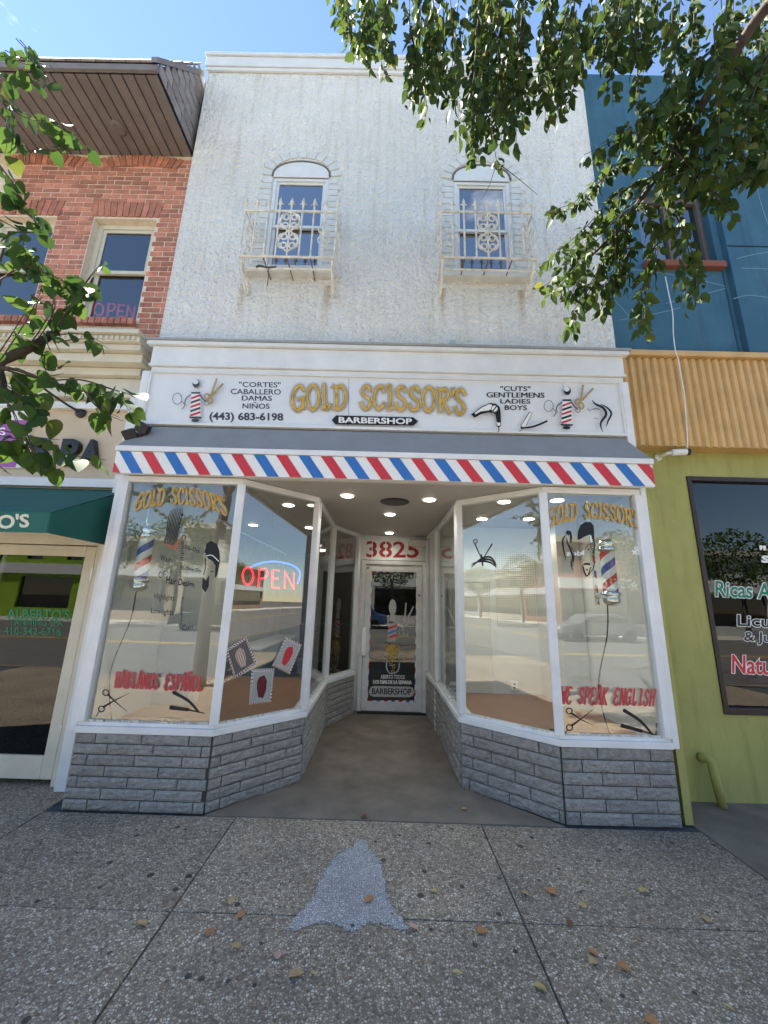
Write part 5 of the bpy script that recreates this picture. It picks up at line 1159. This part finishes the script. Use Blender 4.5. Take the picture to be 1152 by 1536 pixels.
def grow(tree, meshes, twigs, m, rr, budget=300):
    """twigs: (points, leaf length, spacing, spread). The leaves that show largest become parts, the rest one mass."""
    lv = []; wood = MB()
    for pts, ln, sp, r0 in twigs:
        P = catmull(pts, 4); wood.tube(P, r0, 5, r1=r0*.35)
        acc = 0
        for i in range(len(P)-1):
            d = P[i+1]-P[i]; acc += d.length
            while acc > sp:
                acc -= sp; base = P[i].lerp(P[i+1], rr.random()); side = Vector((rr.uniform(-1, 1), rr.uniform(-1, 1), rr.uniform(-.5, .4))).normalized()
                base = base+side*rr.uniform(.005, .03); dirv = (side*.8+d.normalized()*.5+Vector((0, 0, -rr.uniform(.3, 1.2)))).normalized()
                up = Vector((rr.uniform(-1, 1), rr.uniform(-1, 1), rr.uniform(-.2, 1.2))).normalized(); xax = dirv.cross(up)
                if xax.length < .1: continue
                xax.normalize(); zax = xax.cross(dirv); s = ln*rr.uniform(.5, 1.2)
                lv.append((Matrix((xax*s, dirv*s, zax*s)).transposed().to_4x4(), base, s/(base-CAM).length, rr.randrange(len(meshes))))
    lv.sort(key=lambda q: -q[2])
    crown = wood.build('twigs', M_BARK, tree); crown['kind'] = 'stuff'
    for q, b, _, k in lv[:budget]:
        o = link('leaf', meshes[k], tree); mm = q.copy(); mm.translation = b; o.matrix_basis = mm
    mass = MB()
    for q, b, _, k in lv[budget:]:
        me = meshes[k]; mass.add([q.to_3x3() @ v.co + b for v in me.vertices], [tuple(p.vertices) for p in me.polygons])
    if mass.v:
        o = mass.build('foliage', m, tree, smooth=True); o['kind'] = 'stuff'
    return len(lv)
def limb(tree, pts, r0, r1, seg=9, name='limb'): return MB().tube(catmull(pts, 5), r0, seg, r1=r1).build(name, M_BARK, tree, smooth=True)

rr = random.Random(21)
TR = thing('street_tree', 'leafy street tree whose dark boughs hang over the upper right window', 'tree', (3.3, -1.0, 0))
limb(TR, [(3.3,-1.0,0),(3.32,-1.0,1.4),(3.25,-.95,2.9),(3.1,-.8,4.2)], .15, .10, 12, 'trunk')
tw = []
# the long bough that crosses the picture, then the hanging sprays
bough = [onY(1240, -60, 1.25), onY(1151, 9, 1.45), onY(1051, 160, 1.75), onY(994, 252, 1.95), onY(931, 338, 2.1), onY(879, 392, 2.2)]
limb(TR, [(3.1,-.8,4.2),(2.9,.2,4.9)] + [tuple(v) for v in bough], .05, .006)
top = [Vector((3.1,-.8,4.2)), Vector((2.4,-.1,5.2)), onY(1000, -120, 1.2), onY(760, -70, 1.5), onY(600, -60, 1.7)]
limb(TR, [tuple(v) for v in top], .06, .015)
def env(x):
    pts = [(505,50),(520,85),(545,112),(575,135),(600,110),(615,178),(640,205),(665,215),(690,250),(720,262),(745,275),(770,255),(800,215),(830,205),(860,180),(890,215),(920,250),(960,270),(1010,285),(1060,270),(1100,280),(1160,300)]
    for (a, ya), (b, yb) in zip(pts, pts[1:]):
        if a <= x <= b: return ya+(yb-ya)*(x-a)/(b-a)
    return 100
for k in range(140):     # curtain of sprays along the top
    x = rr.uniform(508, 1165); e = env(x)*rr.uniform(.55, 1.0); Y = rr.uniform(1.45, 2.15); y0 = rr.uniform(-90, min(40, e-40)); dx = rr.uniform(-28, 16)
    if 880 < x < 985 and rr.random() < .7: e = min(e, 100)
    if x > 985 and rr.random() < .45: continue
    tw.append(([onY(x-dx, y0, Y-.1), onY(x-dx*.4, y0+(e-y0)*.5, Y), onY(x, e-8, Y+.03)], .078, .0185, .0035))
tw.append(([onY(742, -40, 1.7), onY(738, 60, 1.75), onY(736, 170, 1.8), onY(748, 262, 1.85)], .07, .03, .005)); tw.append(([onY(748, 245, 1.85), onY(780, 270, 1.86), onY(806, 292, 1.87)], .05, .5, .003)); tw.append(([onY(746, 240, 1.85), onY(735, 275, 1.86), onY(722, 300, 1.87)], .05, .5, .0025))
for pts, Y in (([(1051,160),(990,190),(935,215),(888,240)], 1.85), ([(1010,225),(950,235),(905,262),(868,300),(830,312)], 2.0), ([(985,262),(930,290),(890,335),(850,372),(822,400)], 2.05), ([(960,300),(915,335),(870,385),(832,430),(812,442)], 2.1), ([(931,338),(900,400),(870,450),(855,488)], 2.15), ([(879,392),(862,420),(848,446)], 2.2), ([(925,345),(925,400),(905,440),(893,462)], 2.12),
                ([(960,300),(985,360),(968,430),(962,495)], 2.05), ([(985,262),(1010,330),(1030,400),(1032,455)], 1.95), ([(1010,225),(1060,280),(1088,318)], 1.85), ([(1051,160),(1100,215),(1140,262)], 1.75), ([(1100,90),(1140,150),(1150,240)], 1.6), ([(940,330),(945,390),(930,430)], 2.1), ([(1000,240),(1035,262),(1055,300)], 1.9), ([(1030,190),(1060,225),(1110,250)], 1.8),
                ([(1130,40),(1060,80),(1000,140),(960,180)], 1.6), ([(1160,60),(1120,150),(1105,230)], 1.55), ([(1152,190),(1100,215),(1045,240),(985,262)], 1.7), ([(1152,250),(1120,262),(1060,255)], 1.7), ([(1000,215),(960,210),(915,200)], 1.95), ([(1030,170),(1010,240),(1002,300)], 1.85)):
    for rep in range(3):
        jx, jy = rr.uniform(-20, 20), rr.uniform(-16, 16); q = Y+rr.uniform(-.12, .12)
        tw.append(([onY(x+jx*(i/len(pts)+.2), y+jy*(i/len(pts)+.2), q) for i, (x, y) in enumerate(pts)], .074, .021, .004))
for k in range(90):     # the crown above and behind the viewpoint
    a = Vector((rr.uniform(.2, 6.5), rr.uniform(-4.5, .5), rr.uniform(4.7, 8.0)))
    tw.append(([a, a+Vector((rr.uniform(-.5,.5), rr.uniform(-.5,.3), .05)), a+Vector((rr.uniform(-.9,.9), rr.uniform(-.8,.35), -.15))], .10, .05, .006))
for q in ((1.2,-.6,6.2),(4.8,-2.2,6.4),(2.6,-2.8,7.0),(5.2,.2,6.0)): limb(TR, [(3.1,-.8,4.2), (3.1*.5+q[0]*.5, -.8*.5+q[1]*.5, 5.5), q], .06, .02)
nR = grow(TR, LEAFR, tw, M_LEAFR, rr)

TL = thing('linden_tree', 'bright green broad-leaved street tree reaching in from the left edge', 'tree', (-3.4, -.9, 0))
limb(TL, [(-3.4,-.9,0),(-3.42,-.9,1.5),(-3.35,-.85,2.6),(-3.2,-.7,3.6)], .13, .09, 12, 'trunk')
limb(TL, [(-3.3,-.8,2.9), (-2.9,.2,2.9), tuple(onY(-90, 570, 1.35)), tuple(onY(0, 541, 1.45)), tuple(onY(62, 512, 1.5)), tuple(onY(92, 487, 1.53)), tuple(onY(128, 440, 1.55)), tuple(onY(140, 415, 1.56))], .035, .004)
limb(TL, [(-3.2,-.7,3.6), (-2.7,.2,3.8), tuple(onY(-90, 250, 1.35)), tuple(onY(0, 290, 1.45)), tuple(onY(55, 330, 1.5))], .03, .005)
limb(TL, [(-3.3,-.8,2.7), (-2.6,.3,2.5), tuple(onY(-80, 600, 1.3)), tuple(onY(0, 552, 1.4)), tuple(onY(70, 572, 1.45))], .02, .005)
tw = []
for pts, Y, sp in (([(40,524),(80,455),(60,400),(20,360)], 1.5, .045), ([(92,487),(125,430),(150,400)], 1.53, .045), ([(75,505),(120,500),(155,515)], 1.5, .05), ([(85,490),(110,455),(140,445)], 1.5, .05), ([(62,512),(70,560),(95,560)], 1.48, .055), ([(0,541),(40,480),(60,440)], 1.45, .045), ([(0,420),(40,400),(90,420),(140,440)], 1.45, .042), ([(0,370),(45,385),(70,430)], 1.42, .042),
                   ([(0,552),(70,572),(130,588),(180,600),(200,628)], 1.45, .042), ([(70,572),(120,570),(170,585),(205,595)], 1.46, .045), ([(20,565),(60,600),(75,625)], 1.42, .045), ([(0,575),(35,600),(60,620)], 1.4, .042), ([(0,590),(20,620),(30,660)], 1.4, .05), ([(130,588),(150,615),(185,632)], 1.46, .055), ([(0,645),(50,655),(90,660)], 1.42, .045), ([(0,672),(60,672),(120,685),(160,690)], 1.42, .048), ([(40,650),(60,690),(85,702)], 1.42, .055), ([(0,700),(10,706)], 1.4, .05),
                   ([(0,290),(40,320),(62,345)], 1.45, .042), ([(0,250),(25,285),(30,320)], 1.42, .045), ([(0,150),(35,175),(75,185),(118,205)], 1.5, .05), ([(0,110),(30,130),(60,120)], 1.46, .05), ([(0,80),(35,95),(65,100)], 1.46, .05), ([(10,190),(35,225),(60,225),(140,225)], 1.5, .07), ([(0,130),(20,180),(15,235)], 1.44, .05), ([(30,60),(55,90),(75,125)], 1.5, .055), ([(0,330),(30,350),(20,385)], 1.42, .045)):
    for rep in range(2):
        jx, jy = rr.uniform(-9, 9), rr.uniform(-9, 9); q = Y+rr.uniform(-.06, .06)
        tw.append(([onY(x+jx, y+jy, q) for x, y in pts] if rep else [onY(x, y, q) for x, y in pts], .074, sp*1.1, .0028))
for k in range(80):
    a = Vector((rr.uniform(-6.5, -1.6), rr.uniform(-4.0, .3), rr.uniform(3.6, 7.0)))
    if a.z < 4.6 and a.y > -.5: a.y -= 1.2
    tw.append(([a, a+Vector((rr.uniform(-.5,.5), rr.uniform(-.5,.2), .05)), a+Vector((rr.uniform(-.9,.9), rr.uniform(-.8,.2), -.15))], .10, .055, .006))
for q in ((-4.6,-1.6,5.4),(-2.4,-1.6,5.6),(-3.6,.2,5.8)): limb(TL, [(-3.2,-.7,3.6), (-3.2*.5+q[0]*.5, -.7*.5+q[1]*.5, 4.8), q], .05, .015)
for k, (x, h) in enumerate(((-12.5, 6.8), (-5.2, 7.4), (.5, 6.6), (8.5, 7.2), (-17, 6.9), (15, 6.6), (22, 7.0), (-33, 7.2), (-43, 6.8), (34, 7.2), (44, 6.9))):
    t = thing('kerbside_tree', 'round crowned tree at the far kerb %s' % ('before the cream shop', 'before the brick red shop', 'before the pale grey shop', 'before the sand coloured shop', 'before the tan shop', 'before the rust red shop', 'before the off white shop', 'before the dark brick shop', 'before the buff shop', 'before the terracotta shop', 'before the chalk white shop')[k], 'tree', (x, -16.6, 0), 'trees across the street')
    limb(t, [(x,-16.6,0),(x+.1,-16.6,1.6),(x,-16.5,3.2)], .14, .09, 10, 'trunk'); mb = MB()
    for q in range(1500):
        v = Vector((rr.gauss(0,1), rr.gauss(0,1), rr.gauss(0,1))).normalized()*rr.uniform(.45, 1)**.5; v = Vector((x+v.x*2.0, -16.6+v.y*2.0, h-2.1+v.z*1.9)); d1 = Vector((rr.uniform(-1,1), rr.uniform(-1,1), rr.uniform(-1,1))).normalized(); d2 = d1.orthogonal().normalized()
        mb.add([v-d1*.11, v+d2*.06, v+d1*.11, v-d2*.06], [(0,1,2,3)])
    o = mb.build('crown', M_LEAFR, t); o['kind'] = 'stuff'
nL = grow(TL, LEAFL, tw, M_LEAFL, rr)
print('leaves', nR, nL)

# ================================================================== FALLEN LEAVES
FL = {'tan': mat('dry_tan_leaf', (.42,.29,.15), .8, .2, 30), 'orange': mat('dry_orange_leaf', (.42,.20,.08), .8, .2, 30), 'yellow': mat('dry_yellow_leaf', (.46,.36,.14), .8, .2, 30), 'brown': mat('dry_brown_leaf', (.16,.08,.04), .8, .2, 30), 'pink': mat('dry_pink_leaf', (.50,.33,.25), .8, .2, 30)}
FM = {k: leaf_mesh('fallen_leaf', [(0,.02),(.1,.25),(.3,.36),(.55,.34),(.8,.2),(1.0,.02)], m_, .45, -.25) for k, m_ in FL.items()}
fallen = [(345,1358,'tan','near the joint left of the bell'), (354,1375,'orange','just below the pale one left of the bell'), (316,1393,'orange','lying left of the long pavement joint'), (362,1421,'tan','lying in front of the left joint'), (433,1464,'tan','large and crumpled in the bottom foreground'), (416,1440,'pink','small one below the bell left foot'), (466,1458,'yellow','slim one beside the crumpled tan leaf'),
 (548,1354,'orange','lying on the painted bell'), (628,1396,'pink','at the right foot of the bell'), (647,1335,'yellow','standing on edge right of the bell'), (716,1399,'orange','midway between the bell and the right joint'), (679,1458,'yellow','slim one below the bell towards the right joint'), (800,1478,'yellow','large one lying on the right joint'), (783,1337,'tan','beside the right joint upper part'), (835,1341,'orange','bright one on the right slab'), (879,1363,'yellow','curled one right of the bright orange leaf'),
 (858,1391,'brown','on the cross joint of the right slabs'), (883,1424,'orange','below the cross joint on the right'), (894,1441,'tan','just under the orange leaf right of the joint'), (946,1456,'orange','large one in the right foreground'), (968,1526,'orange','at the bottom edge on the right'), (1088,1508,'yellow','slim one in the bottom right corner'), (1062,1384,'tan','far right on the cross joint'), (960,1338,'yellow','pale one on the far right slab'), (692,1214,'orange','on the smooth entry slab'), (543,1228,'brown','on the entry joint above the bell'), (220,1388,'tan','on the left slab near the cross joint')]
for i, (x, y, c, wh) in enumerate(fallen):
    p_ = onZ(x, y, .006); o = link('fallen_leaf', FM[c]); s = rr.uniform(.042, .06)*(1.25 if 'large' in wh else (.8 if 'small' in wh or 'slim' in wh else 1)); o.location = p_; o.location.z = .008
    o.scale = (s*(.6 if 'slim' in wh else 1), s, s); o.rotation_euler = (rr.uniform(-.12, .12), rr.uniform(-.2, .2), rr.uniform(0, 6.28)); tag(o, '%s fallen leaf %s' % (c, wh), 'leaf', 'fallen leaves on the pavement')
